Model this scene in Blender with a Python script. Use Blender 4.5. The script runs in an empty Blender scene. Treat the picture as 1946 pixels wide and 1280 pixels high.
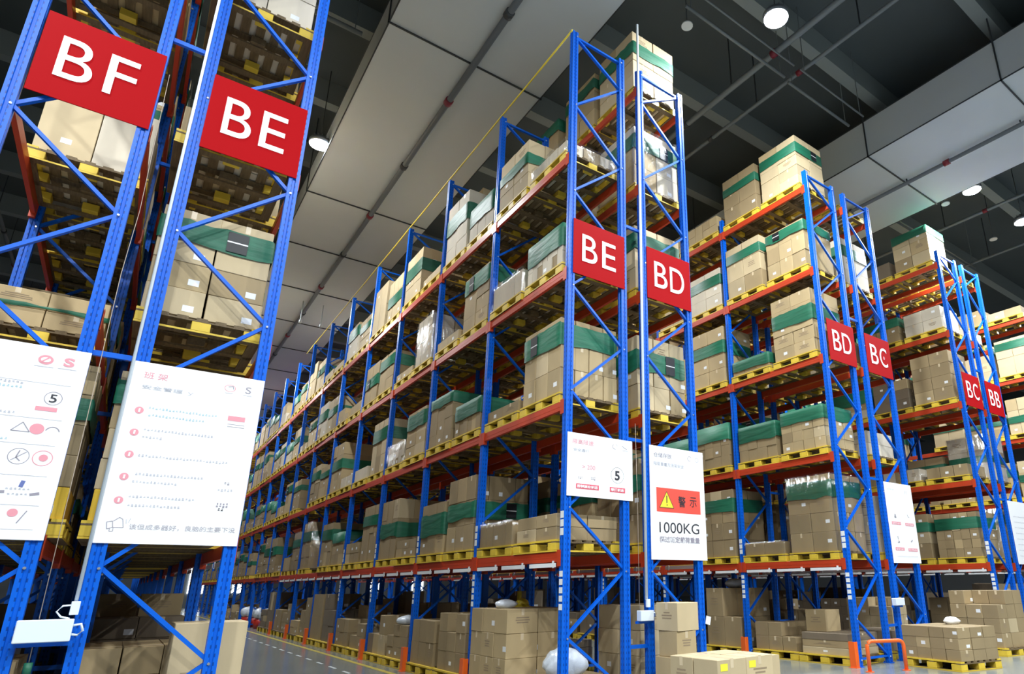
import bpy, math, random
from mathutils import Vector, Matrix
from mathutils.bvhtree import BVHTree
SC = bpy.context.scene
COL = SC.collection
R = random.Random(11)
UP = Vector((0, 0, 1))

# ------------------------------------------------------------------ camera
CAM_RIGHT = Vector((0.78997, -0.613058, -0.010319))
CAM_UP = Vector((-0.1768, -0.24387, 0.953556))
CAM_FWD = Vector((0.587102, 0.751456, 0.301039))
CAM_POS = Vector((0, 0, 1.5))
FPX, PPX, PPY = 1199.4, 1190.8, 733.1          # focal length and principal point, of a 1946 x 1280 frame
cd = bpy.data.cameras.new('camera')
cam = bpy.data.objects.new('camera', cd); COL.objects.link(cam)
cd.sensor_fit = 'HORIZONTAL'; cd.sensor_width = 36.0
cd.lens = FPX / 1946 * 36
cd.shift_x = (973 - PPX) / 1946
cd.shift_y = (PPY - 640) / 1946
cd.clip_start = 0.05; cd.clip_end = 300
m = Matrix((CAM_RIGHT, CAM_UP, -CAM_FWD)).transposed().to_4x4()
m.translation = CAM_POS
cam.matrix_world = m
SC.camera = cam
# ------------------------------------------------------------------ world, exposure
w = bpy.data.worlds.new('hall air'); SC.world = w; w.use_nodes = True
w.node_tree.nodes['Background'].inputs[0].default_value = (0.55, 0.7, 0.85, 1)
w.node_tree.nodes['Background'].inputs[1].default_value = 0.006
vs = SC.view_settings
vs.view_transform = 'Standard'; vs.look = 'None'; vs.gamma = 1.0; vs.exposure = -0.65
vs.use_curve_mapping = False
LAMP_Z = 12.6
LAMPS = [(8.73, 6.04), (18.13, 6.4), (21.23, 6.2), (2.24, 15.84),      # the four in view
         (-8.5, -1.5), (-2.5, -1.5), (1.8, -1.5), (9.0, -1.5), (13.2, -1.5), (22, -1.5),
         (-5.5, -8), (1, -8), (8, -8), (13.2, -8), (-4.2, 6.2),  # second row behind the camera: unseen, added to front-light the racks
         (2.15, 27), (2.15, 39), (2.15, 51),
         (9.3, 16.5), (9.3, 28), (9.3, 40), (18.3, 16.5), (18.3, 28), (22, 16.5), (29, 7), (29, 20)]
LAMP_W = 1500.0
for i, (x, y) in enumerate(LAMPS):
    ld = bpy.data.lights.new('high_bay_light', 'AREA')
    ld.shape = 'DISK'; ld.size = 0.36; ld.energy = LAMP_W * (0.8 if y < 0 else 0.75 if y > 10 else 0.95)
    ld.color = (0.93, 0.98, 1.0)
    lo = bpy.data.objects.new('high_bay_light', ld); COL.objects.link(lo)
    lo.location = (x, y, LAMP_Z - 0.03)

# ------------------------------------------------------------------ materials
def mat(name, col, rough=0.6, metal=0.0, noise=0.0, nscale=6.0, bump=0.0, bscale=40.0, coat=0.0, emit=None, estr=0.0, alpha=None, spec=None, objrand=0.0, stretch=None):
    M = bpy.data.materials.new(name); M.use_nodes = True
    N, Lk = M.node_tree.nodes, M.node_tree.links
    b = N['Principled BSDF']
    b.inputs['Base Color'].default_value = (*col, 1)
    b.inputs['Roughness'].default_value = rough
    b.inputs['Metallic'].default_value = metal
    if coat: b.inputs['Coat Weight'].default_value = coat
    if spec is not None: b.inputs['Specular IOR Level'].default_value = spec
    if emit:
        b.inputs['Emission Color'].default_value = (*emit, 1); b.inputs['Emission Strength'].default_value = estr
    if alpha is not None: b.inputs['Alpha'].default_value = alpha
    src = None
    if noise or objrand:
        tc = N.new('ShaderNodeTexCoord')
        src = tc.outputs['Object']
        if stretch:
            mp = N.new('ShaderNodeMapping'); mp.inputs['Scale'].default_value = stretch
            Lk.new(src, mp.inputs['Vector']); src = mp.outputs[0]
        tx = N.new('ShaderNodeTexNoise'); tx.inputs['Scale'].default_value = nscale; tx.inputs['Detail'].default_value = 4
        Lk.new(src, tx.inputs['Vector'])
        mr = N.new('ShaderNodeMapRange')
        mr.inputs['From Min'].default_value = 0.25; mr.inputs['From Max'].default_value = 0.75
        mr.inputs['To Min'].default_value = 1 - noise; mr.inputs['To Max'].default_value = 1 + noise
        Lk.new(tx.outputs['Fac'], mr.inputs['Value'])
        val = mr.outputs[0]
        if objrand:
            oi = N.new('ShaderNodeObjectInfo')
            m2 = N.new('ShaderNodeMapRange'); m2.inputs['To Min'].default_value = 1 - objrand; m2.inputs['To Max'].default_value = 1 + objrand * .6
            Lk.new(oi.outputs['Random'], m2.inputs['Value'])
            mm = N.new('ShaderNodeMath'); mm.operation = 'MULTIPLY'
            Lk.new(val, mm.inputs[0]); Lk.new(m2.outputs[0], mm.inputs[1]); val = mm.outputs[0]
        vm = N.new('ShaderNodeVectorMath'); vm.operation = 'SCALE'
        vm.inputs[0].default_value = col
        Lk.new(val, vm.inputs['Scale']); Lk.new(vm.outputs[0], b.inputs['Base Color'])
    if bump:
        bt = N.new('ShaderNodeTexNoise'); bt.inputs['Scale'].default_value = bscale; bt.inputs['Detail'].default_value = 3
        tc = N.new('ShaderNodeTexCoord')
        if stretch:
            mp = N.new('ShaderNodeMapping'); mp.inputs['Scale'].default_value = stretch
            Lk.new(tc.outputs['Object'], mp.inputs['Vector']); Lk.new(mp.outputs[0], bt.inputs['Vector'])
        else: Lk.new(tc.outputs['Object'], bt.inputs['Vector'])
        bn = N.new('ShaderNodeBump'); bn.inputs['Strength'].default_value = bump; bn.inputs['Distance'].default_value = 0.02
        Lk.new(bt.outputs['Fac'], bn.inputs['Height']); Lk.new(bn.outputs[0], b.inputs['Normal'])
    return M

def post_material():
    """blue paint with the punched slots of a rack post, in two columns down its faces"""
    M = mat('blue rack paint with slots', (0.001, 0.11, 0.62), 0.36, 0.0, spec=0.3)
    N, Lk = M.node_tree.nodes, M.node_tree.links
    b = N['Principled BSDF']
    tc = N.new('ShaderNodeTexCoord'); sp = N.new('ShaderNodeSeparateXYZ'); Lk.new(tc.outputs['Object'], sp.inputs[0])
    def mth(op, a, v=None, v2=None):
        n = N.new('ShaderNodeMath'); n.operation = op
        if hasattr(a, 'name'): Lk.new(a, n.inputs[0])
        else: n.inputs[0].default_value = a
        if v is not None:
            if hasattr(v, 'name'): Lk.new(v, n.inputs[1])
            else: n.inputs[1].default_value = v
        return n.outputs[0]
    fz = mth('FRACT', mth('DIVIDE', sp.outputs['Z'], 0.075))
    zz = mth('LESS_THAN', fz, 0.42)
    ax = mth('LESS_THAN', mth('ABSOLUTE', mth('SUBTRACT', mth('ABSOLUTE', sp.outputs['X']), 0.022)), 0.006)
    ay = mth('LESS_THAN', mth('ABSOLUTE', mth('SUBTRACT', mth('ABSOLUTE', sp.outputs['Y']), 0.025)), 0.006)
    k = mth('MULTIPLY', zz, mth('MAXIMUM', ax, ay))
    mx = N.new('ShaderNodeMix'); mx.data_type = 'RGBA'
    mx.inputs['A'].default_value = (0.001, 0.11, 0.62, 1); mx.inputs['B'].default_value = (0.001, 0.045, 0.28, 1)
    Lk.new(k, mx.inputs['Factor']); Lk.new(mx.outputs['Result'], b.inputs['Base Color'])
    return M

def film_material():
    M = bpy.data.materials.new('clear stretch film'); M.use_nodes = True
    N, Lk = M.node_tree.nodes, M.node_tree.links
    N.clear()
    o = N.new('ShaderNodeOutputMaterial'); mx = N.new('ShaderNodeMixShader')
    t = N.new('ShaderNodeBsdfTransparent'); g = N.new('ShaderNodeBsdfGlossy')
    g.inputs['Color'].default_value = (0.9, 0.93, 0.95, 1); g.inputs['Roughness'].default_value = 0.16
    bt = N.new('ShaderNodeTexNoise'); bt.inputs['Scale'].default_value = 9; bt.inputs['Detail'].default_value = 5
    mp = N.new('ShaderNodeMapping'); mp.inputs['Scale'].default_value = (1, 1, 0.35)
    tc = N.new('ShaderNodeTexCoord'); Lk.new(tc.outputs['Object'], mp.inputs[0]); Lk.new(mp.outputs[0], bt.inputs['Vector'])
    bn = N.new('ShaderNodeBump'); bn.inputs['Strength'].default_value = 0.9; bn.inputs['Distance'].default_value = 0.04
    Lk.new(bt.outputs['Fac'], bn.inputs['Height']); Lk.new(bn.outputs[0], g.inputs['Normal'])
    mx.inputs[0].default_value = 0.14
    Lk.new(t.outputs[0], mx.inputs[1]); Lk.new(g.outputs[0], mx.inputs[2]); Lk.new(mx.outputs[0], o.inputs[0])
    return M

def floor_material():
    M = mat('sealed concrete', (0.20, 0.225, 0.225), 0.2, noise=0.16, nscale=0.7, bump=0.04, bscale=3)
    return M

def wood_mat(name, col):
    return mat(name, col, 0.7, noise=0.3, nscale=5, stretch=(9, 1, 9), objrand=0.12, bump=0.15, bscale=8)

M_POST = post_material()
M_BLUE = mat('blue rack paint', (0.001, 0.11, 0.62), 0.36, spec=0.3)
M_BOLT = mat('zinc bolt', (0.75, 0.78, 0.8), 0.3, 0.6)
M_BEAM = mat('orange red beam paint', (0.52, 0.048, 0.012), 0.42, noise=0.08, nscale=3)
M_YEL = mat('yellow pallet paint', (0.74, 0.52, 0.045), 0.55, noise=0.14, nscale=5, objrand=0.1)
M_WOOD = wood_mat('worn pallet wood', (0.16, 0.11, 0.052))
CB = [(0.47, 0.355, 0.19), (0.40, 0.295, 0.155), (0.54, 0.43, 0.26), (0.33, 0.245, 0.13), (0.64, 0.57, 0.45), (0.20, 0.155, 0.105), (0.78, 0.50, 0.04)]
CN = ['kraft', 'brown', 'tan', 'umber', 'pale', 'dark', 'yellow']
M_CB = [mat('corrugated board %s' % n, c, 0.75, noise=0.10, nscale=2.2, objrand=0.17, bump=0.08, bscale=14, stretch=(1, 1, 0.5)) for n, c in zip(CN, CB)]
M_PRINT = mat('faded brown print on board', (0.30, 0.225, 0.14), 0.8)
M_TAPE = mat('packing tape', (0.66, 0.54, 0.36), 0.3, coat=0.3)
M_TAPEG = mat('green packing tape', (0.015, 0.16, 0.09), 0.35)
M_LABEL = mat('white paper label', (0.82, 0.84, 0.86), 0.5)
M_LABELY = mat('yellow paper label', (0.85, 0.80, 0.05), 0.5)
M_LABELR = mat('printed yellow and red paper', (0.80, 0.55, 0.03), 0.5)
M_GREEN = mat('green wrap cloth', (0.010, 0.135, 0.072), 0.55, noise=0.16, nscale=4, bump=0.5, bscale=3.5, stretch=(0.5, 0.5, 3.5), objrand=0.22)
M_BLACK = mat('black strap patch', (0.006, 0.008, 0.012), 0.5)
M_FILM = film_material()
M_RED = mat('sign red', (0.37, 0.003, 0.006), 0.65, spec=0.06)
M_WHITE = mat('sign white', (0.86, 0.87, 0.90), 0.4)
M_BOARD = mat('white board', (0.88, 0.89, 0.92), 0.35)
M_PINK = mat('pale red print', (0.74, 0.30, 0.36), 0.5)  # board print tones run from pinkish red through greys to pale cyan
M_CAP = mat('red caption print', (0.70, 0.10, 0.15), 0.5)
M_WARN = mat('warning panel red', (0.78, 0.085, 0.06), 0.45)
M_WARNY = mat('warning yellow', (0.85, 0.70, 0.05), 0.45)
M_INK = mat('black ink', (0.03, 0.03, 0.04), 0.5)
M_GREY = mat('mid grey print', (0.30, 0.28, 0.34), 0.5)
M_SOFT = mat('soft grey print', (0.42, 0.40, 0.45), 0.5)
M_PALE = mat('pale grey print', (0.46, 0.47, 0.54), 0.5)
M_PALEC = mat('pale cyan print', (0.36, 0.54, 0.62), 0.5)
M_PVC = mat('white pvc', (0.72, 0.80, 0.88), 0.35)
M_CABLE = mat('pale cable', (0.42, 0.34, 0.27), 0.6)
M_ORANGE = mat('orange guard paint', (0.85, 0.13, 0.015), 0.35, coat=0.3)
M_YROPE = mat('yellow webbing', (0.75, 0.60, 0.05), 0.6)
M_YPOST = mat('yellow pole paint', (0.80, 0.66, 0.06), 0.4)
M_DUCT = mat('grey duct insulation board', (0.60, 0.65, 0.68), 0.55, noise=0.07, nscale=0.35)
M_PIPE = mat('grey painted pipe', (0.12, 0.135, 0.15), 0.45)
M_PIPEL = mat('galvanised conduit', (0.17, 0.19, 0.20), 0.6)
M_STEEL = mat('dark rod', (0.035, 0.04, 0.045), 0.5)
M_REDJ = mat('red pipe coupling', (0.20, 0.015, 0.03), 0.5)
M_CEIL = mat('dark ceiling paint', (0.075, 0.09, 0.095), 0.8, noise=0.2, nscale=0.3)
M_CBEAM = mat('ceiling beam paint', (0.24, 0.27, 0.27), 0.7)
M_WALL = mat('hall wall paint', (0.25, 0.27, 0.28), 0.8, noise=0.05, nscale=0.3)
M_FLOOR = floor_material()
M_LINE = mat('yellow floor paint', (0.52, 0.42, 0.08), 0.4, noise=0.2, nscale=8)
M_DASH = mat('white floor mark', (0.72, 0.75, 0.75), 0.4)
M_LED = mat('lit lamp lens', (1, 1, 1), 0.3, emit=(0.93, 0.98, 1.0), estr=60)
M_LAMPB = mat('lamp housing', (0.25, 0.27, 0.3), 0.4, 0.5)
M_DISC = mat('off white plastic', (0.62, 0.65, 0.66), 0.4)
M_DAY = mat('daylit window', (1, 1, 1), 0.3, emit=(0.85, 0.93, 1.0), estr=7)
M_BAG = mat('thin plastic bag', (0.66, 0.72, 0.80), 0.25, bump=0.8, bscale=7)
M_BAGR = mat('red plastic bin', (0.5, 0.03, 0.02), 0.4)
M_DARKB = mat('dark wrapped board', (0.05, 0.05, 0.06), 0.25, bump=0.3, bscale=6)
M_CRATE = mat('blue plastic', (0.02, 0.15, 0.35), 0.4)

# ------------------------------------------------------------------ mesh helper
class MB:
    def __init__(s): s.v, s.f, s.mi, s.sm = [], [], [], []
    def quad(s, a, b, c, d, m=0, smooth=False):
        n = len(s.v); s.v += [tuple(a), tuple(b), tuple(c), tuple(d)]; s.f.append((n, n+1, n+2, n+3)); s.mi.append(m); s.sm.append(smooth)
    def poly(s, pts, m=0):
        n = len(s.v); s.v += [tuple(p) for p in pts]; s.f.append(tuple(range(n, n+len(pts)))); s.mi.append(m); s.sm.append(False)
    def box(s, x0, x1, y0, y1, z0, z1, m=0, T=None):
        n = len(s.v)
        P = [(x0,y0,z0),(x1,y0,z0),(x1,y1,z0),(x0,y1,z0),(x0,y0,z1),(x1,y0,z1),(x1,y1,z1),(x0,y1,z1)]
        if T is not None: P = [tuple(T @ Vector(p)) for p in P]
        s.v += P
        for q in ((0,3,2,1),(4,5,6,7),(0,1,5,4),(1,2,6,5),(2,3,7,6),(3,0,4,7)):
            s.f.append(tuple(n+i for i in q)); s.mi.append(m); s.sm.append(False)
    def bbox(s, x0, x1, y0, y1, z0, z1, b=0.006, m=0):
        """box with chamfered vertical and horizontal edges"""
        n = len(s.v); idx = {}
        for X, sx in ((x0, 1), (x1, -1)):
            for Y, sy in ((y0, 1), (y1, -1)):
                for Z, sz in ((z0, 1), (z1, -1)):
                    k = (sx, sy, sz)
                    idx[k+('x',)] = len(s.v); s.v.append((X, Y+sy*b, Z+sz*b))
                    idx[k+('y',)] = len(s.v); s.v.append((X+sx*b, Y, Z+sz*b))
                    idx[k+('z',)] = len(s.v); s.v.append((X+sx*b, Y+sy*b, Z))
        def F(*ks):
            s.f.append(tuple(idx[k] for k in ks)); s.mi.append(m); s.sm.append(False)
        for a in (1, -1):
            r = [(1,1),(1,-1),(-1,-1),(-1,1)]
            if a == -1: r = r[::-1]
            F(*[(a, p, q, 'x') for p, q in r[::-1]])
            F(*[(p, a, q, 'y') for p, q in r])
            F(*[(p, q, a, 'z') for p, q in r[::-1]])
        for a in (1, -1):
            for c in (1, -1):
                o = a*c > 0
                q = [(a,c,1,'x'),(a,c,1,'y'),(a,c,-1,'y'),(a,c,-1,'x')]; F(*(q if o else q[::-1]))
                q = [(a,1,c,'x'),(a,1,c,'z'),(a,-1,c,'z'),(a,-1,c,'x')]; F(*(q[::-1] if o else q))
                q = [(1,a,c,'y'),(1,a,c,'z'),(-1,a,c,'z'),(-1,a,c,'y')]; F(*(q if o else q[::-1]))
        for a in (1,-1):
            for c in (1,-1):
                for e in (1,-1):
                    q = [(a,c,e,'x'),(a,c,e,'y'),(a,c,e,'z')]; F(*(q[::-1] if a*c*e > 0 else q))
    def prism(s, prof, z0, z1, m=0, cap=True):
        """closed 2-D profile (counter-clockwise) extruded up"""
        n = len(s.v); k = len(prof)
        s.v += [(x, y, z0) for x, y in prof] + [(x, y, z1) for x, y in prof]
        for i in range(k):
            j = (i+1) % k; s.f.append((n+i, n+j, n+k+j, n+k+i)); s.mi.append(m); s.sm.append(False)
        if cap:
            s.f.append(tuple(n+k+i for i in range(k))); s.mi.append(m); s.sm.append(False)
            s.f.append(tuple(n+i for i in reversed(range(k)))); s.mi.append(m); s.sm.append(False)
    def tube(s, pts, r, seg=8, m=0, cap=True):
        pts = [Vector(p) for p in pts]; rings = []
        for i, p in enumerate(pts):
            t = (pts[min(i+1, len(pts)-1)] - pts[max(i-1, 0)]).normalized()
            ref = UP if abs(t.z) < 0.9 else Vector((1, 0, 0))
            a = t.cross(ref).normalized(); b = a.cross(t).normalized()
            n = len(s.v); rr = r[i] if isinstance(r, (list, tuple)) else r
            s.v += [tuple(p + (a*math.cos(2*math.pi*k/seg) + b*math.sin(2*math.pi*k/seg))*rr) for k in range(seg)]
            rings.append(n)
        for a, b in zip(rings, rings[1:]):
            for k in range(seg):
                j = (k+1) % seg; s.f.append((a+k, b+k, b+j, a+j)); s.mi.append(m); s.sm.append(True)
        if cap:
            s.f.append(tuple(rings[0]+k for k in range(seg))); s.mi.append(m); s.sm.append(False)
            s.f.append(tuple(rings[-1]+k for k in reversed(range(seg)))); s.mi.append(m); s.sm.append(False)
    def bar(s, a, b, w, t, side, m=0):
        """rectangular bar from a to b; side = direction of its width w"""
        a, b = Vector(a), Vector(b); d = (b-a).normalized(); side = (side - d*side.dot(d)).normalized(); n_ = d.cross(side)
        n = len(s.v)
        for p in (a, b):
            for i, j in ((-1,-1),(1,-1),(1,1),(-1,1)):
                s.v.append(tuple(p + side*w/2*i + n_*t/2*j))
        for q in ((3,2,1,0),(4,5,6,7),(0,1,5,4),(1,2,6,5),(2,3,7,6),(3,0,4,7)):
            s.f.append(tuple(n+i for i in q)); s.mi.append(m); s.sm.append(False)
    def mesh(s, name, mats):
        me = bpy.data.meshes.new(name); me.from_pydata(s.v, [], s.f)
        for m in mats: me.materials.append(m)
        me.polygons.foreach_set('material_index', s.mi); me.polygons.foreach_set('use_smooth', s.sm); me.update()
        return me
    def build(s, name, mats, parent=None, loc=None, rz=0):
        if not isinstance(mats, (list, tuple)): mats = [mats]
        return link(name, s.mesh(name, mats), parent, loc, rz)
def link(name, data, parent=None, loc=None, rz=0):
    o = bpy.data.objects.new(name, data); COL.objects.link(o)
    if parent is not None: o.parent = parent
    if loc is not None: o.location = loc
    if rz: o.rotation_euler.z = rz
    return o
def tag(o, label, cat, group=None, kind=None):
    if label: o['label'] = label
    if cat: o['category'] = cat
    if group: o['group'] = group
    if kind: o['kind'] = kind
    return o
def empty(name, loc, rz=0):
    return link(name, None, None, loc, rz)
def struct(name, mb, mats): 
    o = mb.build(name, mats); o['kind'] = 'structure'; return o

# ------------------------------------------------------------------ the hall
b = MB(); b.box(-32, 62, -26, 72, -0.2, 0); struct('floor', b, M_FLOOR)
b = MB(); b.box(-32, 62, -26, 72, 15.0, 15.2); struct('ceiling', b, M_CEIL)
b = MB(); b.box(-32, 62, 72, 72.2, 0, 15); struct('wall_back', b, M_WALL)
b = MB(); b.box(-32, 62, -26.2, -26, 0, 15); struct('wall_front', b, M_WALL)
b = MB(); b.box(-32.2, -32, -26, 72, 0, 15); struct('wall_left', b, M_WALL)
b = MB(); b.box(62, 62.2, -26, 72, 0, 15); struct('wall_right', b, M_WALL)
for n, (x, w_) in enumerate(((5.4, 1.2), (8.9, 0.8), (21.5, 1.2), (26.0, 1.2))):
    b = MB(); b.box(x, x+w_, 71.9, 71.98, 1.2, 3.4); struct('window_%d' % (n+1), b, M_DAY)
for k in range(19):                                   # downstand beams across the hall
    y = -2.35 + 3.1*k
    b = MB(); b.box(-32, 62, y, y+0.3, 14.3, 15.0); struct('trim_%d' % (k+1), b, M_CBEAM)
def duct(x0, x1, zb, zt, label, seams, pipe_x, pr):
    t = empty('air_duct', ((x0+x1)/2, 20, zt)); tag(t, label, 'duct')
    ox, oy, oz = (x0+x1)/2, 20, zt
    b = MB(); b.box(x0-ox, x1-ox, -20-oy, 71.5-oy, zb-oz, 0); b.build('duct_body', M_DUCT, t)
    for y in seams:
        b = MB(); e = 0.03
        b.box(x0-ox-e, x1-ox+e, y-oy, y+0.03-oy, zb-oz-0.035, zb-oz-0.002)
        b.box(x0-ox-e, x0-ox-0.003, y-oy, y-oy+0.03, zb-oz-0.035, 15-oz)
        b.box(x1-ox+0.003, x1-ox+e, y-oy, y-oy+0.03, zb-oz-0.035, 15-oz)
        b.build('hanger_frame', M_STEEL, t)
    b = MB()
    for x in (x0-ox, x1-ox):
        b.box(x-0.012, x+0.012, -20-oy, 71.5-oy, zb-oz-0.012, zb-oz+0.012)
        b.box(x-0.012, x+0.012, -20-oy, 71.5-oy, -0.012, 0.012)
    b.build('edge_strip', M_STEEL, t)
    p = empty('sprinkler_pipe', (pipe_x, 20, zb-0.13))
    tag(p, 'dark sprinkler pipe slung under the ' + label.split(' duct')[0].replace('wide grey ', '') + ' duct', 'pipe', 'sprinkler pipes')
    b = MB(); b.tube([(0, -38, 0), (0, 50, 0)], pr, 12); b.build('pipe_run', M_PIPE, p)
    for y in range(-6, 60, 3):
        b = MB(); b.tube([(0, y-oy, 0), (0, y-oy+0.16, 0)], pr+0.025, 12); b.build('coupling', M_REDJ if y % 6 == 0 else M_STEEL, p)
        b = MB(); b.box(-0.015, 0.015, y+1.2-oy, y+1.23-oy, 0, 0.128); b.build('pipe_clip', M_STEEL, p)
duct(2.42, 5.95, 12.5, 13.25, 'wide grey left duct running above the aisle between the two tall rack blocks', [-3.5, 3.6, 10.8, 18.0, 21.4, 25, 28.6, 32.2, 36, 40, 45, 50, 56, 62], 4.22, 0.07)
duct(14.1, 17.78, 12.5, 13.62, 'wide grey right duct running above the right-hand aisle', [-3, 0.6, 3.9, 7.3, 10.6, 14, 17.5, 21, 25, 30, 36, 44, 52], 15.88, 0.055)

def ypipe(x, z, r, label, y0=-22, y1=71):
    p = empty('sprinkler_pipe', (x, 20, z)); tag(p, label, 'pipe', 'sprinkler pipes')
    b = MB(); b.tube([(0, y0-20, 0), (0, y1-20, 0)], r, 10); b.build('pipe_run', M_PIPEL, p)
    for y in range(-5, 60, 3):
        b = MB(); b.tube([(0, y-20, 0), (0, y-19.86, 0)], r+0.02, 10); b.build('coupling', M_REDJ if y % 2 else M_STEEL, p)
        b = MB(); b.box(-0.01, 0.01, y-18.6, y-18.57, r-0.01, 15-z); b.build('hanger_rod', M_STEEL, p)
ypipe(10.0, 13.3, 0.075, 'thicker pipe along the dark ceiling beside the large lamp')
ypipe(10.94, 13.3, 0.05, 'thinner pipe along the dark ceiling right of the large lamp')
ypipe(20.8, 13.3, 0.055, 'pipe along the ceiling behind the right-hand lamp')
ypipe(24.2, 13.3, 0.05, 'pipe along the ceiling at the right edge of the picture')
ypipe(-5.1, 13.3, 0.06, 'pipe along the dark ceiling above the leftmost rack')
def xbar(x0, x1, y, z, r, label, mtl=M_PIPEL):
    b = MB(); b.tube([(x0-(x0+x1)/2, 0, 0), ((x1-x0)/2, 0, 0)], r, 8)
    for x in (x0+0.15, x1-0.15):
        b.box(x-(x0+x1)/2-0.008, x-(x0+x1)/2+0.008, -0.008, 0.008, 0, 15-z)
    o = b.build('conduit', mtl, None, ((x0+x1)/2, y, z)); tag(o, label, 'conduit', 'conduits across the dark ceiling')
xbar(7.3, 10.5, 7.2, 13.0, 0.035, 'pale conduit left of the large lamp, nearer of a pair')
xbar(7.1, 10.4, 6.84, 13.0, 0.022, 'thin pale conduit passing close behind the large lamp')
xbar(10.7, 13.2, 7.25, 13.0, 0.035, 'pale conduit ending above the tall green-banded stack, thicker of two')
xbar(10.6, 13.2, 6.82, 13.0, 0.022, 'thin pale conduit above the tall green-banded stack')
xbar(18.5, 24.0, 8.9, 13.0, 0.03, 'pale conduit above the far right racks')
xbar(-1.0, 2.2, 12.2, 13.2, 0.05, 'conduit in the dark gap left of the grey duct')
for (x, y, z, lab) in ((7.4, 7.29, 12.6, 'small white disc hanging left of the large lamp'), (18.21, 7.23, 12.6, 'small white disc hanging left of the right-hand lamp'), (21.62, 7.28, 12.6, 'small white disc hanging below the right-hand lamps')):
    t = empty('ceiling_sensor', (x, y, z)); tag(t, lab, 'sensor', 'white ceiling discs')
    b = MB(); b.tube([(0, 0, 0), (0, 0, 0.03), (0, 0, 0.05)], [0.12, 0.12, 0.07], 20); b.build('disc', M_DISC, t)
    b = MB(); b.tube([(0, 0, 0.05), (0, 0, 15-z)], 0.012, 8); b.build('drop_rod', M_STEEL, t)
for (x, y, lab) in ((4.0, 26.0, 'left of the two thin white rods hanging below the grey duct'), (4.75, 26.0, 'right of the two thin white rods hanging below the grey duct')):
    b = MB(); b.tube([(0, 0, 0), (0, 0, 0.12), (0, 0, 0.14), (0, 0, 0.95)], [0.05, 0.05, 0.02, 0.02], 10)
    tag(b.build('hanging_rod', M_DISC, None, (x, y, 11.5)), lab, 'rod', 'white rods under the duct')

# lamps
def lamp_label(i):
    L_ = {0: 'large round white lamp blazing at the top of the picture', 1: 'round white lamp blazing below the right-hand duct', 2: 'round white lamp cut by the right edge of the picture', 3: 'round white lamp blazing beside the left BE sign'}
    x, y = LAMPS[i]
    col = 'far left' if x < -5 else 'left' if x < -1 else 'left-centre' if x < 5 else 'centre' if x < 11 else 'right-centre' if x < 20 else 'right' if x < 25 else 'far right'
    row = 'in the added second row behind the camera' if y < -5 else 'in the first row behind the camera' if y < 0 else 'above the rack ends' if y < 10 else 'one row deep in the racks' if y < 22 else 'two rows deep in the racks' if y < 35 else 'three rows deep in the racks' if y < 45 else 'four rows deep in the racks'
    return L_.get(i, 'round ceiling lamp, %s, %s' % (col, row))
hsg = MB(); hsg.tube([(0,0,0.02),(0,0,0.0),(0,0,0.10),(0,0,0.14),(0,0,0.26)], [0.25,0.265,0.265,0.14,0.09], 28)
for k in range(12):
    a = k*math.pi/6; hsg.box(0.09, 0.20, -0.004, 0.004, 0.14, 0.22, 0, Matrix.Rotation(a, 4, 'Z'))
hsg_me = hsg.mesh('lamp_housing', [M_LAMPB])
ln = MB(); ln.poly([(0.245*math.cos(-k*math.pi/14), 0.245*math.sin(-k*math.pi/14), 0) for k in range(28)]); lens_me = ln.mesh('lens', [M_LED])
rod = MB(); rod.tube([(0,0,0.26),(0,0,15-LAMP_Z)], 0.012, 6); rod_me = rod.mesh('drop_rod', [M_STEEL])
for i, (x, y) in enumerate(LAMPS):
    t = empty('high_bay_lamp', (x, y, LAMP_Z)); tag(t, lamp_label(i), 'lamp', 'high bay lamps')
    link('housing', hsg_me, t); link('lens', lens_me, t, (0, 0, -0.004)); link('drop_rod', rod_me, t)

# floor markings
b = MB(); b.box(4.28, 4.38, 7.6, 66, 0.0, 0.004); tag(b.build('trim_30', M_LINE), None, None, None, 'structure')
b = MB(); b.box(1.22, 1.32, 7.6, 66, 0.0, 0.004); tag(b.build('trim_31', M_LINE), None, None, None, 'structure')
b = MB()
for k in range(34):
    y = 11.2+k*1.0; b.box(3.72, 3.77, y, y+0.45, 0.0, 0.004)
tag(b.build('trim_32', M_DASH), None, None, None, 'structure')

# ------------------------------------------------------------------ racks
Y0, BAY = 7.417, 2.7
ZL = [1.88, 4.0, 6.14, 8.24, 10.39]
TOP = 10.86
BW = 0.14          # beam depth
RACKS = {          # name: (x left, x right, aisle side, number of bays, levels, bays with detailed frames, brace phase)
 'left BF rack':   (-1.66, -0.54, -1, 10, 5, 3, 0),
 'left BE rack':   (-0.21, 0.90, +1, 14, 5, 3, 1),
 'centre BE rack': (4.69, 5.82, -1, 20, 4, 9, 0),
 'centre BD rack': (6.15, 7.28, +1, 14, 5, 2, 1),
 'right BD rack':  (11.22, 12.36, -1, 12, 5, 4, 0),
 'right BC rack':  (12.75, 13.90, +1, 10, 5, 2, 1),
 'far BC rack':    (17.48, 18.62, -1, 10, 5, 3, 0),
 'far BB rack':    (18.98, 20.10, +1, 8, 5, 2, 1),
 'edge rack':      (23.9, 25.0, -1, 8, 5, 2, 0),
}
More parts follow.
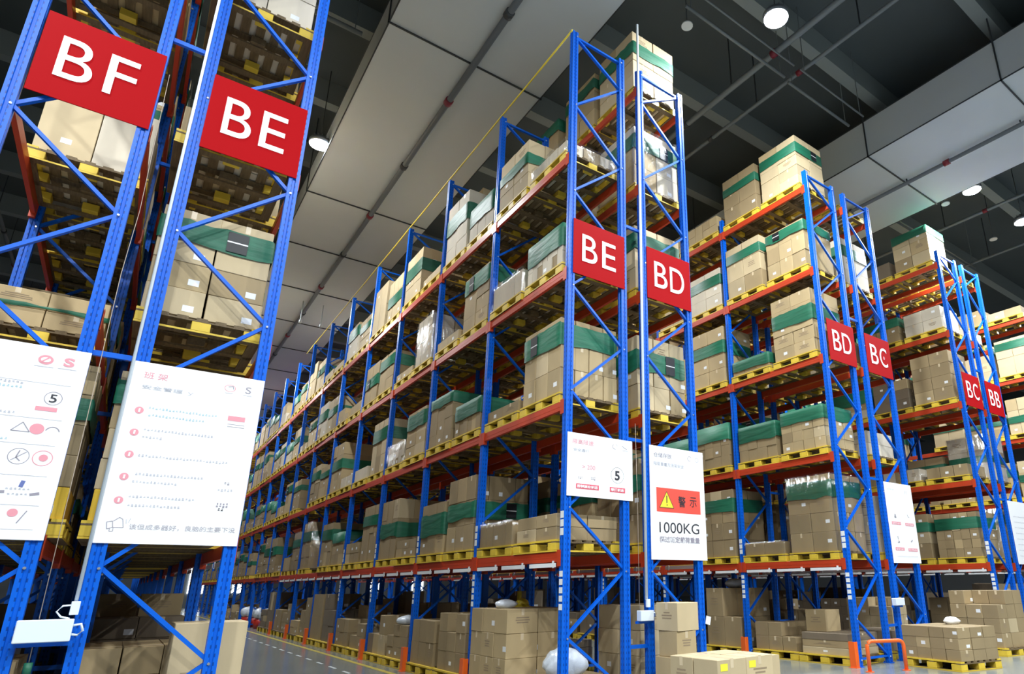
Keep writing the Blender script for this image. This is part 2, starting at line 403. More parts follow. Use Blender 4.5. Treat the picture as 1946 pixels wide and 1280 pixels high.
RACK_LABEL = {
 'left BF rack': 'blue and orange pallet rack with the red BF sign, leftmost',
 'left BE rack': 'blue and orange pallet rack with the BE sign right beside the BF sign',
 'centre BE rack': 'tall pallet rack row receding down the aisle, under the centre BE sign',
 'centre BD rack': 'pallet rack behind the centre BE rack, carrying a BD sign and the 1000KG board',
 'right BD rack': 'pallet rack under the second BD sign, right of the 1000KG board',
 'right BC rack': 'pallet rack carrying the BC sign that has a pink spot in its C',
 'far BC rack': 'distant pallet rack with the smaller BC sign near the right edge',
 'far BB rack': 'distant pallet rack with the BB sign at the right edge',
 'edge rack': 'farthest pallet rack cut off by the right edge of the picture',
}
# post profile: open omega seen from the aisle end, 0.10 wide, 0.09 deep
def post_profile(w=0.11, d=0.10):
    a, c = w/2, d/2
    g = 0.012
    return [(-a,-c),(-0.018,-c),(-0.012,-c+g),(0.012,-c+g),(0.018,-c),(a,-c),(a,-0.018),(a-g,-0.012),(a-g,0.012),(a,0.018),(a,c),(-a,c),(-a,0.018),(-a+g,0.012),(-a+g,-0.012),(-a,-0.018)]
pm = MB(); pm.prism(post_profile(), 0.012, TOP); POST_ME = pm.mesh('post', [M_POST])
fm = MB(); fm.box(-0.055, 0.055, -0.08, 0.11, 0, 0.012)
for sx in (-0.03, 0.03): fm.tube([(sx, 0.085, 0.012), (sx, 0.085, 0.035)], 0.010, 6)
FOOT_ME = fm.mesh('foot_plate', [M_BLUE])
def brace_mesh(W, zl, zr, left_first):
    """channel brace from left post to right post (local x 0..W)"""
    b = MB()
    a, c = Vector((0.03, 0, zl)), Vector((W-0.03, 0, zr))
    sd = Vector((0, 1, 0)); d = (c-a).normalized(); n = d.cross(sd)
    b.bar(a, c, 0.048, 0.004, sd)
    for q in (-1, 1):
        b.bar(a + sd*0.022*q + n*0.014, c + sd*0.022*q + n*0.014, 0.004, 0.036, sd)
    for p in (a, c): b.tube([p + Vector((0, -0.06, 0)), p + Vector((0, -0.03, 0))], 0.012, 8, 1)
    return b.mesh('brace', [M_BLUE, M_BOLT])
def brace_list(phase, N=None):
    L_ = []; st = 1.69; first = 0.845
    nodes = [0.12]; z = first
    while z < TOP-0.25: nodes.append(z); z += st/2
    # phase 0: left post holds 0.845, 2.535 ...; right post 1.69, 3.38 ...
    for i in range(1, len(nodes)-1):
        if (i % 2 == 1) == (phase == 0): L_.append((nodes[i], nodes[i+1]))
        else: L_.append((nodes[i+1], nodes[i]))
    z1 = nodes[1]; L_.append((z1, 0.12) if phase == 0 else (0.12, z1))
    zt = TOP-0.1; zn = nodes[-1]; on_left = ((len(nodes)-1) % 2 == 1) == (phase == 0)
    L_.append((zn, zt) if on_left else (zt, zn))
    L_.append((zt, zt)); L_.append((0.12, 0.12))
    return L_
def far_frame_mesh(W, phase):
    b = MB()
    for x in (0.055, W-0.055):
        b.box(x-0.055, x+0.055, -0.055, 0.055, 0, TOP)
    for zl, zr in brace_list(phase):
        b.bar((0.05, 0, zl), (W-0.05, 0, zr), 0.048, 0.04, Vector((0, 1, 0)))
    return b.mesh('upright_frame', [M_BLUE])
def beam_mesh(strips=False):
    """box beam along y, origin at bay start, face towards -x at x=0"""
    b = MB()
    y0, y1 = 0.05, BAY-0.05
    b.bbox(0, 0.05, y0+0.004, y1-0.004, -BW/2, BW/2, 0.004)
    b.box(-0.0015, 0, y0+0.01, y1-0.01, -0.012, 0.012)
    for y, s in ((y0, 1), (y1, -1)):     # end connectors
        b.box(-0.006, 0.056, min(y, y+0.045*s)-0.0, max(y, y+0.045*s), -BW/2-0.055, BW/2+0.02)
        b.box(-0.012, -0.006, min(y-0.045*s, y+0.045*s), max(y-0.045*s, y+0.045*s), -BW/2-0.055, BW/2+0.02)
    return b
BEAM_ME = beam_mesh().mesh('load_beam', [M_BEAM])
st = MB()
for k in range(3): st.box(-0.012, -0.008, 0.12+k*0.86, 0.12+k*0.86+0.72, -BW/2-0.065, -BW/2-0.010)
for k in range(3): st.box(-0.008, 0.0, 0.18+k*0.86, 0.22+k*0.86, -BW/2-0.075, -BW/2+0.02)
STRIP_ME = st.mesh('label_strip', [M_LABEL])
sk = MB()
for k in range(5): sk.box(-0.0565, -0.0553, -0.042, 0.042, 1.20+k*0.105, 1.275+k*0.105)
TAG_ME = sk.mesh('location_tag', [M_LABEL])
sk = MB()
for k in range(3): sk.box(-0.0565, -0.0553, -0.042, 0.042, 2.16+k*0.115, 2.255+k*0.115)
TAG2_ME = sk.mesh('location_tag', [M_LABEL])

for rn, (xl, xr, side, nb, nlev, ndet, ph) in RACKS.items():
    W = xr-xl
    root = empty('pallet_rack', ((xl+xr)/2, Y0, 0)); tag(root, RACK_LABEL[rn], 'pallet rack', 'pallet rack rows')
    far = far_frame_mesh(W, ph); bl = brace_list(ph)
    bms = {}
    for zz in set(bl): bms[zz] = brace_mesh(W-0.095, zz[0], zz[1], True)
    for i in range(nb+1):
        y = i*BAY + 0.05
        if i < ndet:
            f = empty('upright_frame', (0, y, 0)); f.parent = root
            for s, x in ((-1, -W/2+0.055), (1, W/2-0.055)):
                p = link('post', POST_ME, f, (x, 0, 0))
                link('foot_plate', FOOT_ME, f, (x, 0, 0))
                if s == side and i < 5:
                    for me in (TAG_ME, TAG2_ME):
                        t_ = link('location_tag', me, f, (x, 0, 0), 0 if side < 0 else math.pi)
            for zz in bl: link('brace', bms[zz], f, (-W/2+0.055, 0, 0))
        else: link('upright_frame', far, root, (-W/2, y, 0))
    todo = []
    for i in range(nb):
        for L_ in range(nlev):
            for s in (side, -side): todo.append((i, L_, s))
    for i, L_, s in todo[:100]:
        o = link('load_beam', BEAM_ME, root, (s*W/2, i*BAY+0.05, ZL[L_]), 0)
        if s > 0: o.rotation_euler.z = math.pi; o.location.y += BAY
        if s == side and L_ == 0 and i < 7: link('label_strip', STRIP_ME, o)
    if todo[100:]:
        b = MB()
        for i, L_, s in todo[100:]:
            x = s*W/2; b.box(min(x, x-s*0.05), max(x, x-s*0.05), i*BAY+0.1, (i+1)*BAY, ZL[L_]-BW/2, ZL[L_]+BW/2)
        o = b.build('load_beam', M_BEAM, root); o['kind'] = 'stuff'
# row spacers between back-to-back posts
for rn, xa, xb in (('left BF rack', -0.54, -0.21), ('centre BE rack', 5.82, 6.15), ('right BD rack', 12.36, 12.75), ('far BC rack', 18.62, 18.98)):
    root = [o for o in COL.objects if o.get('label') == RACK_LABEL[rn]][0]
    for i in range(0, 3):
        for z in (0.68, 3.64, 7.36):
            b = MB(); b.box(0, xb-xa, -0.02, 0.02, -0.025, 0.025)
            b.build('row_spacer', M_BLUE, root, (xa-root.location.x, 0.05+i*BAY, z))

# ------------------------------------------------------------------ pallets
PX, PY, PH = 1.12, 1.2, 0.165
def pallet_mesh(px=PX, py=PY):
    b = MB(); a, c = px/2, py/2
    ow = 0.022
    for k in range(7):                      # top deck, boards along y
        x = -a + k*(px-0.1)/6; m = 0 if k in (0, 6) else 1
        b.box(x, x+0.10, -c, c, PH-0.026, PH, m)
    for k in range(3):                      # cross boards under deck
        y = -c + k*(py-0.1)/2
        b.box(-a+0.001, a-0.001, y, y+0.10, PH-0.044, PH-0.0261, 1)
    for i in range(3):
        for j in range(3):
            x, y = -a+i*(px-0.17)/2, -c+j*(py-0.20)/2
            b.bbox(x, x+0.17, y, y+0.20, 0.0221, PH-0.0441, 0.004, 0 if (i != 1 or j != 1) else 1)
    for k in range(3):                      # bottom runners
        y = -c + k*(py-0.1)/2; b.box(-a, a, y, y+0.10, 0, 0.022, 1)
        x = -a + k*(px-0.1)/2
        if k != 1: b.box(x, x+0.1, -c+0.1, c-0.1, 0, 0.022, 1)
    for y in (-c, c):                       # yellow paint on the outer edges
        b.box(-a-.0015, a+.0015, y-.0015, y+.0015, 0.002, 0.022, 0)
    for x in (-a, a): b.box(x-.0015, x+.0015, -c, c, 0.002, 0.022, 0)
    return b
PAL_ME = pallet_mesh().mesh('pallet', [M_YEL, M_WOOD])
PALLETS = []   # dict(loc, rz, label)
CARTONS = []   # dict(size, loc, rz, ci, label, group, seedv)
WRAPS = []     # dict(kind, ext, loc, rz, label)
ORD = ['bottom', 'second', 'third', 'fourth', 'fifth', 'sixth', 'seventh', 'eighth']
COLW = ['first', 'second', 'third', 'fourth', 'fifth', 'sixth', 'seventh', 'eighth', 'ninth']
LEVW = ['level one', 'level two', 'level three', 'level four', 'level five']
BAYW = ['bay %s' % s for s in ('one', 'two', 'three', 'four', 'five', 'six', 'seven', 'eight', 'nine', 'ten', 'eleven', 'twelve', 'thirteen', 'fourteen', 'fifteen', 'sixteen', 'seventeen', 'eighteen', 'nineteen', 'twenty')]

def stack(cx, cy, z, rz, H, dx, dy, nx, ny, nz, where, aisle=-1, ci=None, band=None, cover=None, film=False, ragged=0.0, jit=0.016, sparse=0, bci=None, patch=None, group=None, rng=R, endw='aisle'):
    """cartons in a grid of nx (local x) by ny (local y) by nz layers, the base centred at cx,cy,z"""
    cxs, cys, czs = dx/nx, dy/ny, H/nz
    g = 0.010
    ca, sa = math.cos(rz), math.sin(rz)
    if ci is None: ci = rng.choice((0, 0, 1, 2, 2, 3))
    for k in range(nz):
        for i in range(nx):
            for j in range(ny):
                top = k == nz-1
                if not (i in (0, nx-1) or j in (0, ny-1) or k >= nz-1-(1 if ragged else 0)): continue
                if ragged and k >= nz-2 and nz > 1:
                    if rng.random() < ragged*(1 if top else 0.35) and not (k == nz-2 and not top and rng.random() < 0.5): 
                        if top: continue
                lx = -dx/2 + (i+.5)*cxs + rng.uniform(-jit, jit)*0.4; ly = -dy/2 + (j+.5)*cys + rng.uniform(-jit, jit)*0.4
                a_i = i if aisle < 0 else nx-1-i
                if a_i == 0: pos = '%s %s column' % (COLW[min(j, 8)], endw)
                elif j == 0: pos = '%s end column' % COLW[min(a_i, 8)]
                elif a_i == nx-1: pos = '%s rear column' % COLW[min(j, 8)]
                else: pos = 'inner %s-%s column' % (COLW[min(a_i, 8)], COLW[min(j, 8)])
                lay = ('top' if top and nz > 1 else ORD[min(k, 7)]) + ' layer'
                c_ = ci if rng.random() < 0.82 else rng.randrange(4)
                if bci is not None and k == 0: c_ = bci
                CARTONS.append(dict(size=(round(cxs-g, 3), round(cys-g, 3), round(czs-0.003, 3)),
                    loc=(cx + lx*ca - ly*sa, cy + lx*sa + ly*ca, z + k*czs), rz=rz + rng.uniform(-jit, jit)*.6,
                    ci=c_, v=rng.randrange(4), label='%s carton, %s, %s, %s' % (CN[c_], lay, pos, where), group=group or 'cartons on the pallets'))
    ext = (dx/2+0.008, dy/2+0.008)
    if band:
        WRAPS.append(dict(kind='band', ext=ext, z0=band[0]*H, z1=band[1]*H, loc=(cx, cy, z), rz=rz, patch=patch, where=where, aisle=aisle))
    if cover:
        WRAPS.append(dict(kind='cover', ext=ext, z0=cover*H, z1=H+0.012, loc=(cx, cy, z), rz=rz, patch=patch, where=where, aisle=aisle))
    if film:
        WRAPS.append(dict(kind='film', ext=(ext[0]+0.01, ext[1]+0.01), z0=-0.02, z1=H+0.02, loc=(cx, cy, z), rz=rz, patch=None, where=where, aisle=aisle))

SPEC = {}
def S(rk, lev, bay, slot, **kw): SPEC[(rk, lev, bay, slot)] = kw
c = 'centre BE rack'
S(c,4,0,0,H=.24,n=(3,4,1),ci=4,film=True); S(c,4,0,1,H=1.08,n=(3,2,3),ci=2,band=(.52,.72),ragged=0)
S(c,4,1,0,H=.78,n=(2,3,2),ci=4,cover=.45); S(c,4,1,1,H=1.5,n=(2,2,4),ci=4,band=(.5,.78))
S(c,4,2,0,H=.22,n=(3,4,1),ci=2); S(c,4,2,1,H=1.3,n=(2,2,3),ci=2,band=(.5,.76))
S(c,4,3,0,H=1.2,n=(2,3,3),ci=2,band=(.35,.6)); S(c,4,3,1,H=1.45,n=(2,2,4),ci=2)
S(c,4,4,0,H=.95,n=(2,2,3),ci=2,band=(.55,.8)); S(c,4,4,1,H=1.1,n=(2,2,3),ci=4,band=(.6,.9))
S(c,3,0,0,H=.72,n=(4,7,3),ci=4,cover=.48); S(c,3,0,1,H=.46,n=(2,4,1),ci=4,film=True)
S(c,3,1,0,H=1.22,n=(2,2,4),ci=0,band=(.68,.97),patch=1); S(c,3,1,1,H=.22,n=(2,2,1),ci=2)
S(c,3,2,0,H=1.15,n=(2,3,4),ci=4,film=True,dy=.9); S(c,3,2,1,H=.2,n=(2,3,1),ci=2)
S(c,3,3,0,H=1.05,n=(2,2,3),ci=0,band=(.62,.9)); S(c,3,3,1,H=1.12,n=(2,2,3),ci=0,band=(.4,.66),patch=1)
S(c,3,4,0,H=.3,n=(3,3,1),ci=0); S(c,3,4,1,H=.45,n=(3,3,2),ci=0,ragged=.5)
S(c,2,0,0,H=1.22,n=(4,3,3),ci=0,band=(.64,.93),patch=1); S(c,2,0,1,H=.2,n=(2,2,1),ci=3)
S(c,2,1,0,H=.6,n=(3,6,2),ci=3,cover=.5); S(c,2,1,1,H=1.02,n=(2,3,4),ci=3,cover=.8)
S(c,2,2,0,H=1.05,n=(2,2,4),ci=0,band=(.62,.93)); S(c,2,2,1,H=.5,n=(3,6,3),ci=4,film=True)
S(c,2,3,0,H=1.35,n=(2,3,3),ci=2,band=(.6,.85),ragged=.3); S(c,2,3,1,H=.32,n=(2,2,1),ci=4)
S(c,2,4,0,H=.3,n=(2,2,1),ci=4); S(c,2,4,1,H=1.45,n=(2,3,4),ci=0,band=(.45,.65))
S(c,1,0,0,H=.36,n=(2,2,2),ci=3); S(c,1,0,1,H=.36,n=(3,5,1),ci=3,film=True)
S(c,1,1,0,H=1.28,n=(4,3,3),ci=3,band=(.42,.64),patch=2); S(c,1,1,1,H=.95,n=(3,3,2),ci=3,band=(.35,.78))
S(c,1,2,0,H=.35,n=(3,3,2),ci=3); S(c,1,2,1,H=1.3,n=(3,3,3),ci=3,band=(.36,.6))
S(c,1,3,0,H=1.32,n=(2,4,2),ci=3,band=(.62,.82)); S(c,1,3,1,H=.5,n=(2,3,2),ci=3)
S(c,1,4,0,H=.85,n=(2,3,3),ci=3,cover=.7); S(c,1,4,1,H=1.2,n=(2,3,3),ci=3,band=(.6,.85))
c = 'centre BD rack'
S(c,5,0,0,H=1.4,n=(2,2,4),ci=2,band=(.62,.82)); S(c,5,0,1,H=1.35,n=(2,2,3),ci=0,band=(.7,.9)); S(c,5,1,0,H=1.1,n=(2,2,3),ci=0,cover=.75)
S(c,4,0,0,H=1.28,n=(2,2,3),ci=4,band=(.62,.86),patch=2,film=True); S(c,4,0,1,H=1.2,n=(2,2,3),ci=2,band=(.6,.8))
S(c,3,0,0,H=1.25,n=(2,2,3),ci=2,band=(.62,.88)); S(c,3,0,1,H=1.1,n=(3,3,3),ci=0)
S(c,2,0,0,H=1.28,n=(3,2,3),ci=2,band=(.52,.80),patch=2); S(c,2,0,1,H=1.0,n=(2,3,2),ci=0)
S(c,1,0,0,H=1.3,n=(2,3,3),ci=3,band=(.6,.8)); S(c,1,0,1,H=1.2,n=(3,3,3),ci=0,band=(.6,.8)); S(c,1,1,0,H=1.3,n=(2,2,3),ci=0,band=(.55,.75))
c = 'right BD rack'
S(c,5,0,0,H=1.38,n=(2,2,5),ci=2,band=(.66,.86),patch=2); S(c,5,0,1,H=1.35,n=(2,2,3),ci=3,band=(.62,.80)); S(c,5,1,0,H=.5,n=(3,4,2),ci=0,ragged=.4); S(c,5,1,1,H=.4,n=(3,4,2),ci=0)
S(c,4,0,0,H=1.22,n=(3,3,3),ci=0,band=(.78,.97),patch=1); S(c,4,0,1,H=1.4,n=(2,2,3),ci=2,band=(.68,.86))
S(c,4,1,0,H=1.08,n=(2,2,3),ci=4,band=(.58,.84)); S(c,4,1,1,H=.8,n=(2,2,2),ci=0)
S(c,3,0,0,H=1.52,n=(2,2,5),ci=0,band=(.50,.74)); S(c,3,0,1,H=.35,n=(2,3,1),ci=3,cover=.3)
S(c,3,1,0,H=1.5,n=(2,2,4),ci=0,band=(.52,.74)); S(c,3,1,1,H=1.0,n=(2,2,3),ci=0)
S(c,2,0,0,H=.9,n=(3,4,4),ci=0,cover=.68); S(c,2,0,1,H=.82,n=(3,4,3),ci=3,cover=.55)
S(c,2,1,0,H=1.05,n=(3,4,4),ci=3,cover=.62); S(c,2,1,1,H=.9,n=(3,3,3),ci=3,cover=.6)
S(c,1,0,0,H=1.55,n=(3,2,4),ci=3,band=(.70,.92),film=True); S(c,1,0,1,H=.26,n=(2,2,1),ci=3,film=True)
S(c,1,1,0,H=1.55,n=(2,3,4),ci=3,band=(.66,.86)); S(c,1,1,1,H=1.2,n=(2,3,3),ci=3,band=(.66,.86))
c = 'right BC rack'
S(c,5,0,0,H=.01); S(c,5,0,1,H=.01); S(c,4,0,0,H=1.25,n=(2,2,3),ci=4,band=(.6,.85)); S(c,3,0,0,H=.5,n=(2,2,1),ci=4); S(c,2,0,0,H=.55,n=(2,2,2),ci=4); S(c,1,0,0,H=1.2,n=(2,2,3),ci=4)
S(c,5,1,0,H=.01); S(c,5,1,1,H=.01); S(c,5,2,0,H=.01); S(c,5,2,1,H=.01)
c = 'far BC rack'
S(c,5,0,0,H=1.2,n=(2,2,3),ci=2,cover=.78); S(c,5,0,1,H=.5,n=(2,2,2),ci=5); S(c,4,0,0,H=.7,n=(2,2,2),ci=4); S(c,4,0,1,H=.75,n=(2,3,3),ci=3,cover=.6)
S(c,3,0,0,H=1.42,n=(2,2,4),ci=3); S(c,3,0,1,H=.9,n=(2,2,3),ci=5); S(c,2,0,0,H=.3,n=(2,3,1),ci=3); S(c,2,0,1,H=.35,n=(3,3,1),ci=4,film=True)
S(c,1,0,0,H=1.15,n=(2,5,5),ci=3,band=(.62,.88)); S(c,1,0,1,H=1.2,n=(2,2,3),ci=3,band=(.6,.8))
c = 'far BB rack'
S(c,5,0,0,H=.01); S(c,5,0,1,H=.01); S(c,5,1,0,H=.01); S(c,5,1,1,H=.01); S(c,4,0,0,H=.35,n=(2,2,1),ci=4); S(c,3,0,0,H=.6,n=(2,2,2),ci=4,cover=.5); S(c,2,0,0,H=1.3,n=(2,2,3),ci=4,film=True,band=(.4,.55)); S(c,1,0,0,H=1.3,n=(2,2,3),ci=2,band=(.7,.9),film=True)
c = 'edge rack'
S(c,5,0,0,H=.3,n=(2,2,1),ci=2); S(c,5,0,1,H=.6,n=(2,2,2),ci=0); S(c,4,0,0,H=1.35,n=(2,2,4),ci=2,band=(.72,.92)); S(c,4,0,1,H=1.35,n=(2,2,4),ci=2,band=(.72,.92)); S(c,3,0,0,H=1.25,n=(3,3,3),ci=2,band=(.3,.5)); S(c,2,0,0,H=1.2,n=(3,3,3),ci=0,band=(.4,.6))
S(c,2,0,1,H=1.2,n=(3,3,3),ci=0,band=(.6,.8)); S(c,1,0,0,H=1.2,n=(3,3,3),ci=0,band=(.6,.8))
c = 'left BE rack'
S(c,4,0,0,H=1.3,n=(2,2,3),ci=4); S(c,4,0,1,H=1.0,n=(2,2,3),ci=2); S(c,3,0,0,H=.35,n=(3,3,1),ci=4); S(c,3,0,1,H=1.1,n=(2,2,3),ci=3); S(c,2,0,0,H=1.22,n=(2,2,4),ci=2,band=(.68,.90),patch=2,film=False); S(c,2,0,1,H=1.2,n=(2,2,3),ci=0,band=(.6,.85))
S(c,1,0,0,H=1.45,n=(3,3,5),ci=2,band=(.78,.94),bci=6); S(c,1,0,1,H=1.45,n=(2,2,3),ci=3,band=(.5,.75)); S(c,5,0,0,H=.01); S(c,5,0,1,H=.9,n=(2,2,3),ci=0)
c = 'left BF rack'
S(c,3,0,0,H=.001,empty=1); S(c,3,0,1,H=.9,n=(2,2,1),ci=4); S(c,2,0,0,empty=1); S(c,2,0,1,H=.42,n=(2,3,2),ci=0,band=(.5,.62)); S(c,4,0,0,H=.9,n=(2,2,2),ci=0); S(c,4,0,1,H=1.1,n=(2,2,3),ci=0)
S(c,1,0,0,H=1.45,n=(3,3,5),ci=3,bci=6,band=(.62,.78)); S(c,1,0,1,H=1.4,n=(2,3,3),ci=3); S(c,5,0,0,empty=1)

MAXB = {'left BF rack': 6, 'left BE rack': 9, 'centre BE rack': 20, 'centre BD rack': 8, 'right BD rack': 9, 'right BC rack': 6, 'far BC rack': 8, 'far BB rack': 5, 'edge rack': 6}
def rand_spec(rng, lev):
    t = rng.random()
    mats = (0, 2, 2, 4, 0) if lev >= 3 else (3, 3, 0, 1, 3)  # paler board up high, darker low: the lamps' falloff put into carton colour
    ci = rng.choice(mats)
    if t < .05: return None
    if t < .22: return dict(H=rng.uniform(.2, .5), n=(2, rng.choice((2, 3, 4)), rng.choice((1, 1, 2))), ci=ci)
    H = rng.uniform(.75, 1.5)
    n = (2, rng.choice((2, 2, 3, 3)), max(2, round(H/rng.uniform(.3, .45))))
    if t < .68:
        a = rng.uniform(.42, .72); return dict(H=H, n=n, ci=ci, band=(a, a+rng.uniform(.17, .27)), patch=rng.choice((None, None, 1)))
    if t < .82: return dict(H=H*.8, n=n, ci=ci, cover=rng.uniform(.45, .72))
    if t < .92: return dict(H=H, n=n, ci=ci, ragged=.4)
    return dict(H=H, n=n, ci=ci, film=True, band=(.6, .8))
SLOTW = ['near pallet', 'far pallet']
sp_dx = {('left BE rack', L_, 0, 0): -.12 for L_ in (1, 2, 3, 4)}
sp_dx[('left BF rack', 1, 0, 0)] = .11
for rn, (xl, xr, side, nb, nlev, ndet, ph) in RACKS.items():
    rr = random.Random(len(rn)*7+int(abs(xl)*100)+5)
    for bay in range(min(nb, MAXB[rn])):
        for lev in range(1, nlev+1):
            for slot in (0, 1):
                sp = SPEC.get((rn, lev, bay, slot))
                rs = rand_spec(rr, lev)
                jx = rr.uniform(-.015, .02)*-side + (sp_dx.get((rn, lev, bay, slot), 0)); jy = rr.uniform(-.02, .02)
                if sp is None:
                    sp = rs
                    if sp is None: continue
                if sp.get('empty'): continue
                cx = (xl+xr)/2 + side*0.015 + jx; cy = Y0 + bay*BAY + 0.79 + slot*1.30 + jy
                z = ZL[lev-1]+BW/2
                where = '%s, %s, %s, %s' % (SLOTW[slot], BAYW[bay], LEVW[lev-1], rn)
                PALLETS.append(dict(loc=(cx, cy, z), rz=0, label='yellow pallet, %s' % where))
                if sp['H'] < .05: continue
                n = sp['n']
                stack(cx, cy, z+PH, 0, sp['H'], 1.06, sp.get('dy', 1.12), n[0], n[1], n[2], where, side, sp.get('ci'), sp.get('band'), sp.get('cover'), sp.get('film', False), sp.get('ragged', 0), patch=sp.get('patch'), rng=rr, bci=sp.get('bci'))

# ---- ground level under the racks
def ground(cx, cy, H, n, where, ci=3, rz=0.0, dx=1.02, dy=1.08, pallet=True, aisle=-1, rng=R, **kw):
    z = 0
    if pallet:
        PALLETS.append(dict(loc=(cx, cy, 0), rz=rz, label='yellow pallet on the floor, %s' % where)); z = PH
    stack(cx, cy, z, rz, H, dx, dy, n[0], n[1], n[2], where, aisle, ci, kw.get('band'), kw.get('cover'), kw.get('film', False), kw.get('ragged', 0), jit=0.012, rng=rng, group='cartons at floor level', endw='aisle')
def gw(s, bay, rn): return '%s pallet, %s, floor, %s' % (s, BAYW[bay], rn)
rg = random.Random(5)
xc = 5.19
ground(xc+.08, Y0+.72, .14, (2, 2, 1), gw('near', 0, 'centre BE rack'), 3)
ground(xc-.05, Y0+1.98, 1.02, (2, 3, 3), gw('far', 0, 'centre BE rack'), 0, dy=1.2, dx=1.05)
for bay in range(1, 14):
    for s in (0, 1):
        if bay in (8, 9): continue
        rs = dict(H=rg.uniform(.35, 1.25), n=(2, rg.choice((2, 3)), rg.choice((2, 3, 3))), ci=rg.choice((3, 3, 0, 5)), ragged=.45)  # darker board picks put the shade under this rack into the colour
        if rg.random() < .1: continue
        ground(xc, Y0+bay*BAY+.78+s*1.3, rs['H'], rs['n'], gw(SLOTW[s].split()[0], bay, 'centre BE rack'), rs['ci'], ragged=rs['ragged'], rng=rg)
for rn, nbay, y00 in (('centre BD rack', 5, 1), ('right BD rack', 7, 0), ('right BC rack', 4, 0), ('far BC rack', 6, 0), ('far BB rack', 4, 0), ('edge rack', 5, 0), ('left BE rack', 4, 1), ('left BF rack', 3, 1)):
    xl, xr, side = RACKS[rn][:3]
    for bay in range(y00, nbay):
        for s in (0, 1):
            if rg.random() < .12 or (rn == 'right BD rack' and bay == 0): continue
            ground((xl+xr)/2, Y0+bay*BAY+.78+s*1.3, rg.uniform(.35, 1.3), (2, rg.choice((2, 3)), rg.choice((2, 3, 4))), gw(SLOTW[s].split()[0], bay, rn), rg.choice((3, 5, 5, 5)), ragged=rg.choice((.3, .6)), aisle=side, rng=rg)  # mostly dark board: gloom under the racks is put into carton colour
# first bays by hand
ground(6.72, Y0+.8, 1.05, (2, 2, 3), gw('near', 0, 'centre BD rack'), 2, aisle=1)
ground(.36, 8.95, .80, (3, 3, 3), gw('far', 0, 'left BE rack'), 1, aisle=1)
ground(-1.1, 9.3, .7, (2, 3, 3), gw('far', 0, 'left BF rack'), 1)

# free stacks in front of the racks
stack(5.55, 5.42, 0, 0.03, .75, .92, .72, 2, 2, 2, 'floor stack before 1000KG board', -1, 2, jit=.02)
stack(6.32, 5.75, 0, -0.05, .68, .5, .6, 2, 1, 2, 'smaller floor stack before 1000KG board', -1, 2, jit=.02)
th = -0.18
ground(12.55, 6.35, .56, (3, 4, 3), 'floor pallet behind orange hoop guard', 3, rz=th, dx=1.05, dy=1.5-.3)
ground(15.55, 6.9, 1.15, (3, 3, 4), 'floor pallet at the right edge, nearer one', 3, rz=-.1, ragged=.4)
ground(14.9, 9.2, 1.0, (4, 4, 5), 'floor pallet in the right-hand aisle', 2, rz=.2, ragged=.6)
ground(11.8, Y0+.78, .40, (1, 1, 3), gw('near', 0, 'right BD rack'), 5)
ground(11.85, Y0+2.05, .55, (2, 3, 2), gw('far', 0, 'right BD rack'), 3, ragged=.4)
stack(11.75, Y0+1.1, PH+.402, 0, .42, .5, .5, 1, 1, 1, 'crowning the dark flat load beside the hoop guard', -1, 5)

# single cartons
def single(x, y, z, s, rz, ci, label, group='loose single cartons', v=0):
    CARTONS.append(dict(size=s, loc=(x, y, z), rz=rz, ci=ci, v=v, label=label, group=group, force=True))
single(.86, 8.12, 0, (.62, .5, 1.19), 0.0, 2, 'tall pale carton standing right of the left BE rack post, at floor level')
single(6.34, 7.05, 0.0, (.42, .42, .56), 0.0, 0, 'lowest kraft carton of three piled behind the 1000KG board stack')
single(6.36, 7.05, .562, (.36, .38, .33), 0.0, 0, 'middle kraft carton of three piled behind the 1000KG board stack', v=2)
single(6.38, 7.06, .894, (.42, .42, .37), 0.06, 2, 'top plain carton of three piled behind the 1000KG board stack', v=1)

# ------------------------------------------------------------------ choose what is shown as individuals
def corners(c):
    sx, sy, sz = c['size']; ca, sa = math.cos(c['rz']), math.sin(c['rz']); x, y, z = c['loc']
    return [(x + lx*ca - ly*sa, y + lx*sa + ly*ca, z + lz) for lz in (0, sz) for lx, ly in ((-sx/2, -sy/2), (sx/2, -sy/2), (sx/2, sy/2), (-sx/2, sy/2))]
FQ = ((0,3,2,1),(4,5,6,7),(0,1,5,4),(1,2,6,5),(2,3,7,6),(3,0,4,7))
V, F_, OWN = [], [], []
def add_item(cs, owner):
    n = len(V); V.extend(cs)
    for q in FQ: F_.append(tuple(n+i for i in q)); OWN.append(owner)
for i, c in enumerate(CARTONS): add_item(corners(c), ('c', i))
for i, p in enumerate(PALLETS):
    add_item(corners(dict(size=(PX, PY, PH), loc=p['loc'], rz=p['rz'])), ('p', i))
for i, w_ in enumerate(WRAPS):
    if w_['kind'] == 'film': continue
    e = w_['ext']; x, y, z = w_['loc']
    add_item(corners(dict(size=(e[0]*2+.02, e[1]*2+.02, w_['z1']-w_['z0']), loc=(x, y, z+w_['z0']), rz=w_['rz'])), ('w', i))
def addbox(x0, x1, y0, y1, z0, z1):
    add_item([(x, y, z) for z in (z0, z1) for x, y in ((x0, y0), (x1, y0), (x1, y1), (x0, y1))], None)
